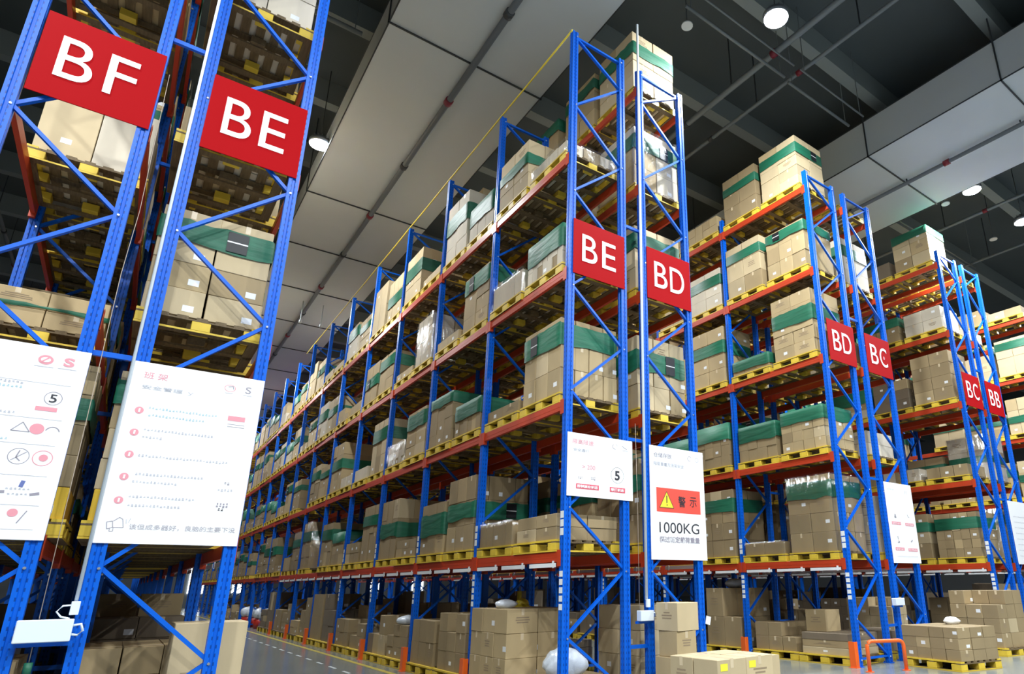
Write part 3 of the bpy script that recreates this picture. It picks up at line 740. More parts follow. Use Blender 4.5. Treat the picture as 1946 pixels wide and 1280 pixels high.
for a in ((-1.53, -.55, Y0-.03, Y0-.01, 6.11, 7.08), (-.105, .86, Y0-.03, Y0-.01, 6.12, 7.1), (-1.7, -.535, Y0-.03, Y0-.01, 1.91, 3.61), (-.215, .9, Y0-.03, Y0-.01, 1.9, 3.61),
          (4.71, 5.88, Y0-.03, Y0-.01, 2.69, 3.59), (6.21, 7.37, Y0-.03, Y0-.01, 1.86, 3.59), (4.76, 5.76, Y0-.03, Y0-.01, 6.11, 7.08), (6.25, 7.26, Y0-.03, Y0-.01, 6.12, 7.1)): addbox(*a)
bvh = BVHTree.FromPolygons(V, F_)
count = {}
STEP = 4
for py in range(2, 1280, STEP):
    for px in range(2, 1946, STEP):
        d = (CAM_FWD + CAM_RIGHT*((px-PPX)/FPX) - CAM_UP*((py-PPY)/FPX)).normalized()
        hit = bvh.ray_cast(CAM_POS, d, 120)
        if hit[2] is not None:
            o = OWN[hit[2]]
            if o: count[o] = count.get(o, 0) + 1
rank = lambda t, n: set(i for _, i in sorted(((-count.get((t, i), 0), i) for i in range(n)))[:300] if count.get((t, i), 0) > 0)
top_c, top_p, top_w = rank('c', len(CARTONS)), rank('p', len(PALLETS)), rank('w', len(WRAPS))

# ---- carton meshes, shared by size
_cm = {}
def carton_mesh(size, ci):
    k = (size, ci)
    if k not in _cm:
        sx, sy, sz = size; b = MB(); b.bbox(-sx/2, sx/2, -sy/2, sy/2, 0, sz, 0.005)
        _cm[k] = b.mesh('carton', [M_CB[ci]])
    return _cm[k]
_dm = {}
def deco(size, kind, v):
    k = (size, kind, v)
    if k in _dm: return _dm[k]
    sx, sy, sz = size; b = MB(); e = 0.0012; r = random.Random(hash((size, v)) & 0xffff)
    if kind == 'tape':
        h = min(0.09, sz*0.3); t = 0.024
        if v % 2:
            b.box(-sx/2-e, sx/2+e, -t, t, sz, sz+e); b.box(-sx/2-e, -sx/2, -t, t, sz-h, sz+e); b.box(sx/2, sx/2+e, -t, t, sz-h, sz+e)
        else:
            b.box(-t, t, -sy/2-e, sy/2+e, sz, sz+e); b.box(-t, t, -sy/2-e, -sy/2, sz-h, sz+e); b.box(-t, t, sy/2, sy/2+e, sz-h, sz+e)
        mt = [M_TAPE]
    elif kind in ('label', 'ylabel'):
        lw, lh = min(.10, sy*.28), min(.07, sz*.28)
        u, w_ = (r.uniform(-.1, .25), r.uniform(.5, .75))
        if kind == 'ylabel': b.box(-sx*.40, -sx*.40+.11, -sy/2-.0025, -sy/2-.001, sz*.70, sz*.70+.07)
        elif v == 0: b.box(-sx/2-e, -sx/2, -u*sy-lw, -u*sy, sz*(1-w_), sz*(1-w_)+lh)
        else: b.box(sx*u, sx*u+min(.10, sx*.28), -sy/2-e, -sy/2, sz*.18, sz*.18+lh)
        mt = [M_LABELY if kind == 'ylabel' else M_LABEL]
    else:
        for q in range(3):
            zz = sz*(.62-.10*q); ww = r.uniform(.25, .5)
            if v == 2: b.box(-sx*ww/2, sx*ww/2, -sy/2-e, -sy/2, zz, zz+min(.018, sz*.05))
            else: b.box(-sx/2-e, -sx/2, -sy*ww/2, sy*ww/2, zz, zz+min(.018, sz*.05))
        mt = [M_PRINT]
    _dm[k] = b.mesh('detail', mt); return _dm[k]
rest = MB()
BIGP = MB()
for zz, ww in ((.72, .10), (.66, .13), (.60, .34), (.42, .30), (.37, .26)): BIGP.box(-.2, -.2+ww, -.2512, -.25, zz, zz+.022)
BIG_ME = BIGP.mesh('box_print', [M_PRINT])
for i, c in enumerate(CARTONS):
    x, y, z = c['loc']; v = c['v']
    if i in top_c:
        o = link('carton', carton_mesh(c['size'], c['ci']), None, c['loc'], c['rz'])
        tag(o, c['label'], 'carton', c['group'])
        big = count.get(('c', i), 0)
        if c['size'][2] > 1.1: link('box_print', BIG_ME, o); continue
        if big > 12 and c['size'][2] > .1:
            link('packing_tape', deco(c['size'], 'tape', v), o)
            if 'floor stack before' in c['label']: link('shipping_label', deco(c['size'], 'ylabel', v), o)['label'] = 'yellow paper label'
            elif v in (0, 3): link('shipping_label', deco(c['size'], 'label', v), o)['label'] = 'white paper label'
            if v in (1, 2) and c['size'][0] > .3: link('box_print', deco(c['size'], 'print', v), o)
    else:
        sx, sy, sz = c['size']; T = Matrix.Translation(c['loc']) @ Matrix.Rotation(c['rz'], 4, 'Z')
        rest.box(-sx/2, sx/2, -sy/2, sy/2, 0, sz, c['ci'], T)
        if v == 0:
            rest.box(-sx/2-.002, -sx/2, -.05, .04, sz*.3, sz*.3+.06, 7, T); rest.box(.02, .12, -sy/2-.002, -sy/2, sz*.3, sz*.3+.06, 7, T)
o = rest.build('carton', M_CB + [M_LABEL]); tag(o, 'remaining small cartons deeper in the racks and down the aisles', 'cartons', None, 'stuff')
# pallets
rp = MB(); pv = PAL_ME
for i, p in enumerate(PALLETS):
    if i in top_p:
        tag(link('pallet', PAL_ME, None, p['loc'], p['rz']), p['label'], 'pallet', 'yellow pallets')
    else:
        T = Matrix.Translation(p['loc']) @ Matrix.Rotation(p['rz'], 4, 'Z'); a, c_ = PX/2, PY/2
        rp.box(-a, a, -c_, c_, PH-.03, PH, 1, T)
        for k in range(3):
            y = -c_+k*(PY-.14)/2; rp.box(-a, a, y, y+.14, 0, PH-.03, 0, T)
o = rp.build('pallet', [M_YEL, M_WOOD]); tag(o, 'remaining small pallets deeper in the racks', 'pallets', None, 'stuff')

# ---- wraps
def wrap_mesh(w_):
    r = random.Random(int(w_['loc'][0]*97+w_['loc'][1]*31+w_['loc'][2]*13))
    ex, ey = w_['ext']; z0, z1 = w_['z0'], w_['z1']; film = w_['kind'] == 'film'
    near = (Vector(w_['loc'])-CAM_POS).length < 16
    st = 0.11 if near else 0.4
    pts = []
    rc = 0.02
    def side(a, b, n):
        k = max(1, int((Vector(b)-Vector(a)).length/st))
        for i in range(k): pts.append((a[0]+(b[0]-a[0])*i/k, a[1]+(b[1]-a[1])*i/k, n))
    side((-ex+rc, -ey), (ex-rc, -ey), (0, -1)); pts.append((ex-rc, -ey, (.5, -.86))); side((ex, -ey+rc), (ex, ey-rc), (1, 0)); pts.append((ex, ey-rc, (.86, .5)))
    side((ex-rc, ey), (-ex+rc, ey), (0, 1)); pts.append((-ex+rc, ey, (-.5, .86))); side((-ex, ey-rc), (-ex, -ey+rc), (-1, 0)); pts.append((-ex, -ey+rc, (-.86, -.5)))
    b = MB(); n = len(pts); rows = 5 if near else 2
    lo = [r.uniform(-.03, .03) for _ in range(n)]; hi = [r.uniform(-.014, .014) for _ in range(n)]
    if film: lo = [0]*n; hi = [0]*n
    for s_ in range(1, n, 2): lo[s_] = (lo[s_-1]+lo[(s_+1) % n])/2
    for k in range(rows):
        t = k/(rows-1)
        for i, (x, y, nn) in enumerate(pts):
            o_ = r.uniform(.001, .010) if near else .004
            if 0 < k < rows-1: o_ += .003
            if film: o_ += r.uniform(0, .02)
            z = z0 + (z1-z0)*t + lo[i]*(1-t) + hi[i]*t*(0 if w_['kind'] == 'cover' else 1)
            b.v.append((x+nn[0]*o_, y+nn[1]*o_, z))
    for k in range(rows-1):
        for i in range(n):
            j = (i+1) % n; b.f.append((k*n+i, k*n+j, (k+1)*n+j, (k+1)*n+i)); b.mi.append(0); b.sm.append(True)
    if w_['kind'] in ('cover', 'film'):
        m_ = len(b.v); b.v.append((0, 0, z1 + (.02 if w_['kind'] == 'cover' else .01)))
        for i in range(n): b.f.append(((rows-1)*n+i, (rows-1)*n+(i+1) % n, m_)); b.mi.append(0); b.sm.append(True)
    return b
rw = MB()
for i, w_ in enumerate(WRAPS):
    mtl = M_FILM if w_['kind'] == 'film' else M_GREEN
    if w_['kind'] == 'film':
        dist = (Vector(w_['loc'])-CAM_POS).length
        if dist > 30: continue
        b = wrap_mesh(w_)
        o = b.build('stretch_film', mtl, None, w_['loc'], w_['rz']); tag(o, 'clear stretch film, %s' % w_['where'], 'stretch film', 'clear stretch films')
        continue
    b = wrap_mesh(w_)
    if i in top_w:
        nm = 'wrap_band' if w_['kind'] == 'band' else 'wrap_cover'
        o = b.build(nm, mtl, None, w_['loc'], w_['rz'])
        tag(o, '%s, %s' % ('green wrap band' if nm == 'wrap_band' else 'green cloth cover', w_['where']), 'wrap', 'green wraps around the loads')
        if w_['patch']:
            ex, ey = w_['ext']; pb = MB(); za, zb = w_['z0']+.015, w_['z1']-.012; zm = (za+zb)/2
            def pt(f, m_, z_a, z_b, u0, u1):
                if f == 'x': pb.box(-ex-.019, -ex-.015, u0, u1, z_a, z_b, m_)
                else: pb.box(u0, u1, -ey-.019, -ey-.015, z_a, z_b, m_)
            f = 'x' if w_['patch'] == 1 else 'y'
            u0 = .12 if f == 'x' else .08; u1 = u0+.2
            pt(f, 0, za, zm-.008, u0, u1); pt(f, 0, zm+.008, zb, u0, u1); pt(f, 1, zm-.008, zm+.008, u0, u1)
            pb.build('strap_patch', [M_BLACK, M_LABEL], o)
    else:
        T = Matrix.Translation(w_['loc']) @ Matrix.Rotation(w_['rz'], 4, 'Z'); n = len(rw.v)
        rw.v += [tuple(T @ Vector(v)) for v in b.v]; rw.f += [tuple(n+q for q in f) for f in b.f]; rw.mi += b.mi; rw.sm += b.sm
if rw.f:
    o = rw.build('wrap_band', M_GREEN); tag(o, 'remaining small green wraps deeper in the racks', 'wraps', None, 'stuff')

# ------------------------------------------------------------------ signs and boards
def text_mesh(s, size, m, name, parent, x, z, ysurf, align='CENTER', width=None, bold=0.0, thick=0.002, height=None):
    cu = bpy.data.curves.new('lettering', 'FONT'); cu.body = s; cu.size = size; cu.align_x = align; cu.align_y = 'CENTER'
    cu.offset = bold; cu.extrude = thick; cu.resolution_u = 6
    o = bpy.data.objects.new('lettering', cu); COL.objects.link(o)
    dg = bpy.context.evaluated_depsgraph_get(); me = bpy.data.meshes.new_from_object(o.evaluated_get(dg))
    bpy.data.objects.remove(o); bpy.data.curves.remove(cu)
    if not len(me.vertices): return None
    xs = [v.co.x for v in me.vertices]; ys = [v.co.y for v in me.vertices]
    cxm, cym = (min(xs)+max(xs))/2, (min(ys)+max(ys))/2
    fx = (width/(max(xs)-min(xs))) if width else 1.0
    fy = (height/(max(ys)-min(ys))) if height else (fx if width else 1.0)
    for v in me.vertices:
        X, Y_, Z = (v.co.x-cxm)*fx, (v.co.y-cym)*fy, v.co.z
        v.co = (X, -Z, Y_)
    me.materials.clear(); me.materials.append(m)
    ob = link(name, me, parent, (x, ysurf-thick, z)); return ob
YS = Y0 - 0.012
def row_sign(x0, x1, z0, z1, txt, label, dot=False):
    cx, cz = (x0+x1)/2, (z0+z1)/2; W, H = x1-x0, z1-z0
    t = empty('row_sign', (cx, YS, z0)); tag(t, label, 'sign', 'red row signs')
    b = MB(); b.bbox(-W/2, W/2, -0.006, 0.006, 0, H, 0.002); b.build('panel', M_RED, t)
    for ch, fx in ((txt[0], -.205), (txt[1], .19)):
        text_mesh(ch, .62, M_WHITE, 'letter', t, fx*W*.95, H*.51, -0.007, width={'F': .25, 'E': .27, 'D': .33, 'C': .30}.get(ch, .29)*W, height=.5*H, bold=0.0)
    if dot:
        b = MB(); b.poly([(.2*W+.03*math.cos(k*math.pi/8), -.0085, .5*H+.045*math.sin(k*math.pi/8)) for k in range(16)]); b.build('spot', M_PINK, t)
row_sign(-1.522, -.553, 6.112, 7.075, 'BF', 'red square sign with white letters BF, leftmost of all signs')
row_sign(-.105, .862, 6.122, 7.098, 'BE', 'red square sign with letters BE on the left rack beside the BF sign')
row_sign(4.757, 5.765, 6.12, 7.08, 'BE', 'red square sign with letters BE on the tall centre rack')
row_sign(6.25, 7.26, 6.12, 7.09, 'BD', 'red square sign with letters BD right of the centre BE sign')
row_sign(11.39, 12.40, 6.12, 7.09, 'BD', 'red square sign with letters BD beside the BC sign on the right')
row_sign(12.86, 13.90, 6.12, 7.09, 'BC', 'red square sign BC with a pink spot in its C', True)
row_sign(17.62, 18.64, 6.12, 7.09, 'BC', 'small distant red sign BC beside the BB sign')
row_sign(19.02, 20.02, 6.12, 7.09, 'BB', 'small distant red sign BB nearest the right edge')

class Board:
    def __init__(s, x0, x1, z0, z1, label):
        s.cx, s.z0 = (x0+x1)/2, z0; s.t = empty('notice_board', (s.cx, YS, z0)); tag(s.t, label, 'notice board', 'white notice boards')
        b = MB(); b.bbox(x0-s.cx, x1-s.cx, -0.005, 0.005, 0, z1-z0, 0.002); b.build('panel', M_BOARD, s.t)
        s.y = -0.006
    def rect(s, x0, x1, z0, z1, m, name='printed_block', e=0.001):
        b = MB(); b.box(x0-s.cx, x1-s.cx, s.y-e, s.y, z0-s.z0, z1-s.z0); return b.build(name, m, s.t)
    def text(s, txt, x0, x1, zc, m, h=None, name='lettering', e=0.0, bold=0.0):
        return text_mesh(txt, .1, m, name, s.t, (x0+x1)/2-s.cx, zc-s.z0, s.y-e, width=x1-x0, height=h, thick=0.0008, bold=bold)
    def ring(s, x, z, r, m, w=0.006, name='printed_ring', sq=1.0, n=28, a0=0, a1=2*math.pi):
        b = MB()
        for k in range(n):
            p, q = a0+(a1-a0)*k/n, a0+(a1-a0)*(k+1)/n
            P = lambda a, rr: (x-s.cx+rr*math.cos(a), s.y-.001, z-s.z0+rr*sq*math.sin(a))
            b.quad(P(p, r-w), P(p, r), P(q, r), P(q, r-w))
        return b.build(name, m, s.t)
    def disc(s, x, z, r, m, name='printed_dot', sq=1.0, e=0.001):
        b = MB(); b.poly([(x-s.cx+r*math.cos(a*math.pi/12), s.y-e, z-s.z0+r*sq*math.sin(a*math.pi/12)) for a in range(24)]); return b.build(name, m, s.t)
    def line(s, pts, w, m, name='printed_line'):
        b = MB()
        for p, q in zip(pts, pts[1:]): b.bar((p[0]-s.cx, s.y-.001, p[1]-s.z0), (q[0]-s.cx, s.y-.001, q[1]-s.z0), w, .0012, Vector((q[1]-p[1], 0, -(q[0]-p[0]))))
        return b.build(name, m, s.t)
    def dashes(s, x0, x1, z, m, h=.02, seed=0):
        """one line of pale characters too soft to read"""
        r = random.Random(seed); b = MB(); x = x0
        while x < x1:
            b.box(x-s.cx, x-s.cx+.016, s.y-.001, s.y, z-s.z0-h/2*r.uniform(.3, 1), z-s.z0-h/2*.1)
            b.box(x-s.cx+r.uniform(0, .006), x-s.cx+.014, s.y-.001, s.y, z-s.z0+h/2*.2, z-s.z0+h/2*r.uniform(.4, 1))
            x += .027
        return b.build('soft_text', m, s.t)
# 1000KG board
B_ = Board(6.215, 7.372, 1.86, 3.588, 'white board with warning triangle and 1000KG under the centre BD sign')
B_.text('仓储存放', 6.298, 6.672, 3.448, M_GREY, .075); B_.text('限载重量及货架安全', 6.30, 6.93, 3.31, M_PALE, .06)
B_.ring(7.065, 3.455, .045, M_GREY, .008, sq=.9, a0=.4, a1=5.2); B_.ring(7.225, 3.45, .04, M_PALE, .008)
B_.rect(6.338, 7.264, 2.569, 2.939, M_WARN, 'warning_panel')
b = MB(); b.poly([(6.396-B_.cx, -.0085, 2.636-1.86), (6.687-B_.cx, -.0085, 2.636-1.86), (6.546-B_.cx, -.0085, 2.886-1.86)]); b.build('warning_triangle', M_WARNY, B_.t)
y_ = B_.y; B_.y = -.009; B_.line([(6.396, 2.636), (6.687, 2.636), (6.546, 2.886), (6.396, 2.636)], .007, M_INK)
B_.line([(6.546, 2.82), (6.544, 2.71)], .017, M_INK); B_.line([(6.538, 2.678), (6.556, 2.678)], .016, M_INK, 'printed_dot')
B_.text('警', 6.786, 6.939, 2.747, M_INK, .168, bold=.001); B_.text('示', 7.031, 7.178, 2.756, M_INK, .156); B_.y = y_
B_.text('1000KG', 6.383, 7.214, 2.338, M_INK, .158)
B_.text('超过额定载荷重量', 6.38, 7.215, 2.16, M_GREY, .092, bold=.002)
# board under the centre BE sign
B_ = Board(4.714, 5.879, 2.69, 3.592, 'white board with a circled 5 under the centre BE sign')
B_.text('限高限速', 4.80, 5.16, 3.468, M_PINK, .07); B_.text('安全通行', 4.815, 5.08, 3.35, M_PALE, .045)
B_.ring(5.55, 3.472, .05, M_GREY, .009, sq=.8, a0=2.2, a1=5.0); B_.ring(5.55, 3.472, .05, M_GREY, .006, sq=.8, a0=.3, a1=1.5); B_.line([(5.68, 3.50), (5.72, 3.475), (5.77, 3.455)], .008, M_GREY); B_.line([(5.68, 3.43), (5.79, 3.43)], .005, M_PALE)
B_.text('> 200', 4.966, 5.19, 3.115, M_PINK, .062)
B_.dashes(4.90, 4.98, 2.958, M_GREY, .06, 3); B_.dashes(5.12, 5.20, 2.958, M_GREY, .06, 4)
B_.rect(4.865, 5.256, 2.798, 2.870, M_CAP); B_.rect(5.449, 5.731, 2.794, 2.866, M_CAP)
B_.y = -.008; B_.text('限制高度标志', 4.885, 5.237, 2.834, M_WHITE, .045, bold=.003); B_.text('限速标志', 5.47, 5.71, 2.83, M_WHITE, .045, bold=.003); B_.y = -.006
B_.ring(5.59, 3.045, .118, M_INK, .004); B_.text('5', 5.543, 5.632, 3.042, M_INK, .14, bold=.003)
# left BE board
B_ = Board(-.212, .895, 1.905, 3.612, 'large white board with five red bullets and a megaphone drawing, left of the aisle')
B_.text('班 架', -.12, .068, 3.486, M_PINK, .066); B_.text('安全管理 ｙ', -.115, .297, 3.365, M_PALE, .046)
B_.ring(.596, 3.478, .05, M_PINK, .006, sq=.75); B_.line([(.58, 3.49), (.62, 3.50), (.63, 3.47)], .006, M_GREY)
B_.text('S', .735, .785, 3.483, M_GREY, .07); B_.line([(.72, 3.425), (.80, 3.425)], .004, M_PALE); B_.line([(.56, 3.425), (.63, 3.425)], .004, M_PALE)
for i, zz in enumerate((3.135, 2.921, 2.711, 2.503, 2.288)):
    B_.disc(-.097, zz, .034, M_PINK); B_.y = -.0072; B_.line([(-.097, zz-.018), (-.095, zz+.018)], .014, M_WHITE); B_.y = -.006
for i, (xa, xb, zz, m_) in enumerate(((-.03, .53, 3.168, M_PALEC), (-.02, .417, 3.10, M_PALEC), (-.03, .53, 2.956, M_PALE), (-.03, .116, 2.885, M_PALE), (-.03, .68, 2.708, M_PALE), (-.02, .504, 2.535, M_PALE), (-.03, .32, 2.463, M_PALE), (-.03, .469, 2.327, M_PALE), (-.025, .373, 2.248, M_PALE))):
    B_.dashes(xa, xb, zz, m_, .026, i+1)
B_.rect(.624, .776, 3.142, 3.192, M_PINK); B_.line([(.63, 3.105), (.78, 3.105)], .004, M_GREY); B_.line([(.63, 3.08), (.78, 3.08)], .004, M_GREY)
B_.dashes(.695, .745, 2.507, M_GREY, .04, 31); B_.dashes(.65, .76, 2.438, M_PALE, .03, 32); B_.dashes(.66, .75, 2.29, M_GREY, .05, 33); B_.dashes(.68, .73, 2.25, M_INK, .03, 34)
B_.line([(-.145, 2.09), (-.105, 2.10), (-.095, 2.045), (-.135, 2.03), (-.145, 2.09)], .005, M_GREY); B_.line([(-.10, 2.10), (-.06, 2.135), (-.035, 2.12), (-.02, 2.045), (-.095, 2.045)], .005, M_GREY); B_.line([(-.115, 2.035), (-.115, 2.01), (-.09, 2.012), (-.09, 2.04)], .004, M_GREY)
B_.line([(-.005, 2.08), (-.01, 2.12)], .004, M_PALE); B_.line([(.01, 2.09), (.02, 2.13)], .004, M_PALE)
B_.text('该但成多器好，良脑的主要下没', .02, .856, 2.057, M_SOFT, .05)
# leftmost board
B_ = Board(-1.70, -.535, 1.915, 3.613, 'white board with small pictograms cut by the left edge of the picture')
B_.disc(-.833, 3.485, .052, M_PINK, sq=.85); B_.y = -.0075; B_.disc(-.833, 3.485, .034, M_WHITE, sq=.7); B_.line([(-.86, 3.46), (-.81, 3.51)], .012, M_PINK); B_.y = -.006
B_.text('S', -.71, -.635, 3.49, M_PINK, .085, bold=.004); B_.line([(-.90, 3.42), (-.77, 3.42)], .005, M_PALE); B_.line([(-.74, 3.425), (-.61, 3.425)], .005, M_PALE)
B_.ring(-.715, 3.142, .062, M_GREY, .005); B_.text('5', -.74, -.69, 3.142, M_INK, .075, bold=.001)
B_.rect(-.816, -.67, 3.022, 3.06, M_PINK)
B_.line([(-.93, 2.825), (-.81, 2.825), (-.865, 2.905), (-.93, 2.825)], .006, M_GREY); B_.disc(-.767, 2.857, .048, M_PINK); B_.ring(-.663, 2.84, .05, M_GREY, .008, a0=.2, a1=2.9)
B_.ring(-.835, 2.609, .07, M_GREY, .005); B_.line([(-.88, 2.57), (-.79, 2.65)], .005, M_GREY); B_.line([(-.835, 2.66), (-.85, 2.60), (-.82, 2.57)], .008, M_GREY)
B_.ring(-.68, 2.607, .068, M_PINK, .006); B_.disc(-.675, 2.61, .03, M_PINK)
B_.line([(-.77, 2.35), (-.76, 2.405)], .028, mat('soft blue print', (.12, .16, .4), .5)); B_.line([(-.92, 2.30), (-.86, 2.305)], .022, M_GREY); B_.line([(-.70, 2.29), (-.64, 2.305)], .022, M_GREY)
B_.dashes(-.86, -.70, 2.335, M_PALE, .02, 41); B_.dashes(-.84, -.72, 2.29, M_PALE, .02, 42)
B_.disc(-.775, 2.135, .034, M_PINK); B_.line([(-.735, 2.05), (-.688, 2.155)], .007, M_GREY)
for i, zz in enumerate((3.25, 3.21, 2.98, 2.75, 2.47, 2.44, 2.19)): B_.dashes(-1.6, -.95, zz, M_PALEC if i % 2 else M_PALE, .024, 50+i)
for zz in (3.27, 2.95, 2.72, 2.45, 2.20, 2.0): B_.line([(-1.65, zz), (-.62, zz)], .003, M_PALE)
# board under the spotted BC sign, and the one at the right edge
B_ = Board(12.845, 13.955, 1.892, 3.60, 'white board with four red captions under the spotted BC sign')
for xa, xb, z0_, z1_ in ((12.958, 13.326, 2.69, 2.755), (13.50, 13.853, 2.68, 2.745), (12.975, 13.331, 2.15, 2.215), (13.485, 13.861, 2.14, 2.205)):
    B_.rect(xa, xb, z0_, z1_, M_PINK); B_.y = -.0075; B_.dashes(xa+.03, xb-.04, (z0_+z1_)/2, M_WHITE, .04, int(xa*10)); B_.y = -.006
B_.line([(13.10, 2.84), (13.13, 2.92), (13.16, 2.84), (13.10, 2.86)], .022, M_GREY); B_.line([(13.63, 2.93), (13.66, 2.88), (13.70, 2.87)], .012, M_GREY)
B_.line([(13.12, 2.45), (13.14, 2.38)], .02, M_GREY); B_.line([(13.10, 2.32), (13.17, 2.32), (13.14, 2.36)], .022, M_GREY); B_.line([(13.64, 2.34), (13.71, 2.38)], .028, M_GREY)
B_.dashes(12.95, 13.2, 3.45, M_PALEC, .03, 71); B_.line([(13.65, 3.38), (13.65, 3.46)], .01, M_PALE); B_.line([(13.72, 3.38), (13.72, 3.46)], .01, M_PALE); B_.line([(13.0, 2.03), (13.85, 2.03)], .004, M_PALE)
B_ = Board(19.025, 20.14, 1.93, 3.62, 'white board cut by the right edge below the BB sign')
for i in range(8): B_.dashes(19.2, 20.0, 3.2-.15*i, M_PALE, .03, 80+i)

# ------------------------------------------------------------------ conduits, cables and control boxes on the racks
def tube_thing(name, pts, r, m, label, cat, group=None, seg=8):
    p0 = Vector(pts[0]); b = MB(); b.tube([Vector(p)-p0 for p in pts], r, seg)
    return tag(b.build(name, m, None, tuple(p0)), label, cat, group)
tube_thing('power_conduit', [(-.225, Y0-.03, 1.42), (-.225, Y0-.03, 12.4)], .014, M_PVC, 'white conduit running up the left post of the left BE rack', 'conduit')
tube_thing('power_conduit', [(6.10, Y0-.02, 1.30), (6.135, Y0-.02, 11.9)], .022, M_PVC, 'white conduit running up the left post of the centre BD rack', 'conduit')
tube_thing('hanging_wire', [(-.50, Y0+.04, 6.9), (-.46, Y0+.04, 5.2), (-.475, Y0-.02, 4.46), (-.45, Y0-.03, 2.6), (-.43, Y0-.03, .95)], .003, M_CABLE, 'thin cord hanging between the two leftmost racks', 'cord')
tube_thing('hanging_wire', [(5.98, Y0+.03, 3.9), (5.98, Y0, 2.4), (5.985, Y0, 1.1)], .0035, M_CABLE, 'thin cord hanging between the centre BE and BD racks', 'cord')
tube_thing('cord_weight', [(-.43, Y0-.03, .95), (-.43, Y0-.03, .84)], .028, M_GREEN, 'green weight at the end of the left cord', 'weight')
def control_box(x0, x1, z0, z1, y0, label):
    t = empty('control_box', ((x0+x1)/2, y0, z0)); tag(t, label, 'control box', 'white control boxes'); W, H = x1-x0, z1-z0
    b = MB(); b.bbox(-W/2, W/2, -.08, .02, 0, H, .006); b.build('housing', M_PVC, t)
    b = MB(); b.box(-W/2-.02, W/2+.02, -.015, .025, -.035, .0); b.build('shelf_bracket', M_BLUE, t)
    b = MB(); b.tube([(W/2+.0, -.03, H*.7), (W/2+.05, -.03, H*.75), (W/2+.07, -.03, H*.45), (W/2+.04, -.03, H*.25), (W/2+.0, -.03, H*.3)], .010, 8); b.build('cable_loop', M_PVC, t)
    return t
control_box(-.56, -.205, 1.105, 1.28, 7.36, 'white control box bridging the posts below the two left boards')
tube_thing('cable', [(-.235, 7.34, 1.39), (-.30, 7.33, 1.385), (-.335, 7.33, 1.34), (-.30, 7.33, 1.30), (-.24, 7.33, 1.282)], .007, M_PVC, 'white cable looping above the left control box', 'cable')
b = MB(); b.bbox(-.03, .03, -.02, .02, 0, .11, .004); tag(b.build('junction_box', M_PVC, None, (-.22, 7.345, 1.31)), 'small white junction box above the left control box', 'junction box')
control_box(5.90, 6.14, 1.02, 1.16, 7.36, 'white control box between the centre BE and BD posts')
b = MB(); b.bbox(-.03, .03, -.02, .02, 0, .11, .004); tag(b.build('junction_box', M_PVC, None, (6.09, 7.35, 1.20)), 'small white junction box above the centre control box', 'junction box')
control_box(12.42, 12.74, 1.06, 1.20, 7.30, 'white control box between the second BD and BC racks')
b = MB(); b.box(0, .10, -.002, 0, 0, .12); o = b.build('paper_note', M_LABEL, None, (7.26, 7.40, .93)); o.rotation_euler.y = .25; tag(o, 'white paper note stuck on the right post under the 1000KG board', 'paper note')
# yellow webbing along the top of the centre rack
pts = []
for i in range(8):
    y = Y0 + i*BAY + .05; pts.append((4.70, y, TOP+.04))
    pts.append((4.70, y+BAY/2, TOP+.03))
tube_thing('safety_strap', pts, .016, M_YROPE, 'yellow strap stretched along the top of the centre BE rack', 'strap')

# ------------------------------------------------------------------ guards and poles
def post_guard(x, y, label, h=.42):
    t = empty('post_guard', (x, y, 0)); tag(t, label, 'post guard', 'orange post guards')
    b = MB(); b.prism([(-.035, -.06), (-.02, -.075), (.05, -.075), (.05, -.06), (-.015, -.055), (-.015, .055), (.05, .06), (.05, .075), (-.02, .075), (-.035, .06)], .008, h); b.build('shield', M_ORANGE, t)
    b = MB(); b.box(-.06, .05, -.09, .09, 0, .008); b.build('base_plate', M_ORANGE, t)
for i in range(0, 8): post_guard(4.60, Y0+i*BAY+.05, 'orange post guard at the foot of the centre BE rack, %s from the front' % COLW[i])
post_guard(11.13, Y0+.05, 'orange post guard at the foot of the second BD rack', .45)
post_guard(11.13, Y0+BAY+.05, 'red orange post guard one bay deep in the second BD rack', .4)
post_guard(13.98, Y0+.0, 'orange post guard behind the low floor pallet', .5)
post_guard(5.85, Y0+BAY+.9, 'orange post guard by the yellow pole', .5)
def hoop(x0, y0, x1, y1, h, label):
    r = .09; a, c = Vector((x0, y0, 0)), Vector((x1, y1, 0)); d = (c-a).normalized(); L_ = (c-a).length
    t = empty('hoop_guard', tuple((a+c)/2)); tag(t, label, 'hoop guard'); o_ = -(a+c)/2
    pts = [a, a+UP*(h-r)] + [a + d*r*(1-math.cos(q)) + UP*(h-r+r*math.sin(q)) for q in (.4, .8, 1.2, 1.57)] + [c - d*r*(1-math.cos(q)) + UP*(h-r+r*math.sin(q)) for q in (1.57, 1.2, .8, .4)] + [c+UP*(h-r), c]
    b = MB(); b.tube([p+o_ for p in pts], .034, 14); b.build('tube', M_ORANGE, t)
    for p in (a, c):
        q = p+o_; b = MB(); b.tube([q+UP*0.0, q+UP*.01], .075, 16); b.build('base_plate', M_ORANGE, t)
hoop(10.80, 6.95, 11.50, 6.66, .50, 'orange tubular hoop guard in front of the second BD rack')
tube_thing('yellow_pole', [(5.80, Y0+3.2, 0), (5.80, Y0+3.2, 1.42)], .04, M_YPOST, 'upright yellow pole behind the cartons in the first bay of the centre rack', 'pole')

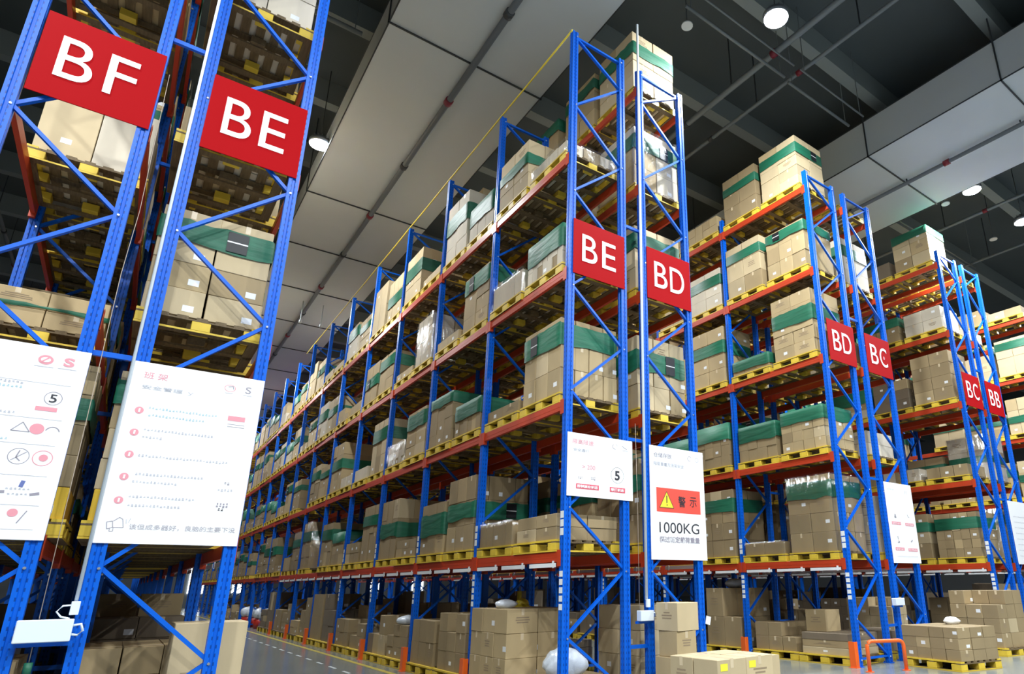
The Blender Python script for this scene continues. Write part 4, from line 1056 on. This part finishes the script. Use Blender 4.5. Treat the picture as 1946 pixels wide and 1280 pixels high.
# ------------------------------------------------------------------ bags and odd things
def top_at(x, y, zmax=1.8):
    best, bx, by = None, x, y
    for c in CARTONS:
        z = c['loc'][2]+c['size'][2]
        if z > zmax: continue
        d = math.hypot(c['loc'][0]-x, c['loc'][1]-y)
        if d < .75:
            sc = z*1.0 - d*.5
            if best is None or sc > best[0]: best = (sc, z, c['loc'][0], c['loc'][1])
    return (best[2], best[3], best[1]) if best else (x, y, 0)
def bag(x, y, z, s, label, m=M_BAG, sq=.7, seed=1):
    if z is None: x, y, z = top_at(x, y)
    r = random.Random(seed); b = MB(); n, k = 16, 9
    for j in range(k+1):
        ph_ = math.pi*j/k
        for i in range(n):
            a = 2*math.pi*i/n; rr = s*(1+.18*math.sin(3*a+seed)*math.sin(ph_)+r.uniform(-.10, .10))
            b.v.append((rr*math.sin(ph_)*math.cos(a), rr*math.sin(ph_)*math.sin(a)*.85, max(0, s*sq*(1-math.cos(ph_)*(1+r.uniform(-.06, .06))) - .02)))
    for j in range(k):
        for i in range(n):
            q = (i+1) % n; b.f.append((j*n+i, j*n+q, (j+1)*n+q, (j+1)*n+i)); b.mi.append(0); b.sm.append(True)
    tag(b.build('plastic_bag', m, None, (x, y, z)), label, 'plastic bag', 'crumpled plastic bags')
bag(5.15, Y0+.45, None, .30, 'crumpled pale plastic bag on the floor load beside the front post of the centre rack', seed=2)
bag(4.98, Y0+2.0, None, .17, 'crumpled pale plastic bag on cartons in the first floor bay of the centre rack', seed=3, sq=.45)
bag(4.95, Y0+2*BAY+1.0, None, .26, 'pale plastic bag heaped on cartons in the third floor bay', seed=4, sq=.4)
bag(12.75, 6.45, None, .16, 'white plastic bag lying on the low floor pallet', M_LABEL, seed=5, sq=.5)
bag(13.2, Y0+1.9, None, .34, 'large white sack under the spotted BC sign rack', M_LABEL, seed=21, sq=.5)
bag(6.7, Y0+3.4, None, .28, 'pale plastic bag in the second floor bay behind the 1000KG board', seed=22, sq=.4)
bag(11.9, Y0+3.6, None, .3, 'pale plastic bag in the second floor bay of the second BD rack', seed=23, sq=.4)
for k in range(4):
    bag(4.95, Y0+(8+k*.55)*BAY, .35, .33, ['nearest', 'second', 'third', 'farthest'][k] + ' of the pale bags sitting on red bins down the aisle', seed=7+k)
    b = MB(); b.tube([(0, 0, 0), (0, 0, .35)], [.22, .28], 16); tag(b.build('red_bin', M_BAGR, None, (4.95, Y0+(8+k*.55)*BAY, 0)), ['nearest', 'second', 'third', 'farthest'][k] + ' of the red bins down the aisle under the centre rack', 'bin', 'red bins')

t = empty('hard_hat', top_at(5.5, Y0+2.3)); tag(t, 'yellow hard hat lying on the cartons beside the yellow pole', 'hard hat')
b = MB(); b.tube([(0, 0, .02), (0, 0, .06), (0, 0, .10), (0, 0, .125), (0, 0, .135)], [.115, .112, .09, .05, .01], 18); b.build('shell', M_YPOST, t)
b = MB(); b.tube([(0, 0, 0), (0, 0, .02)], [.14, .125], 18); b.build('brim', M_YPOST, t)
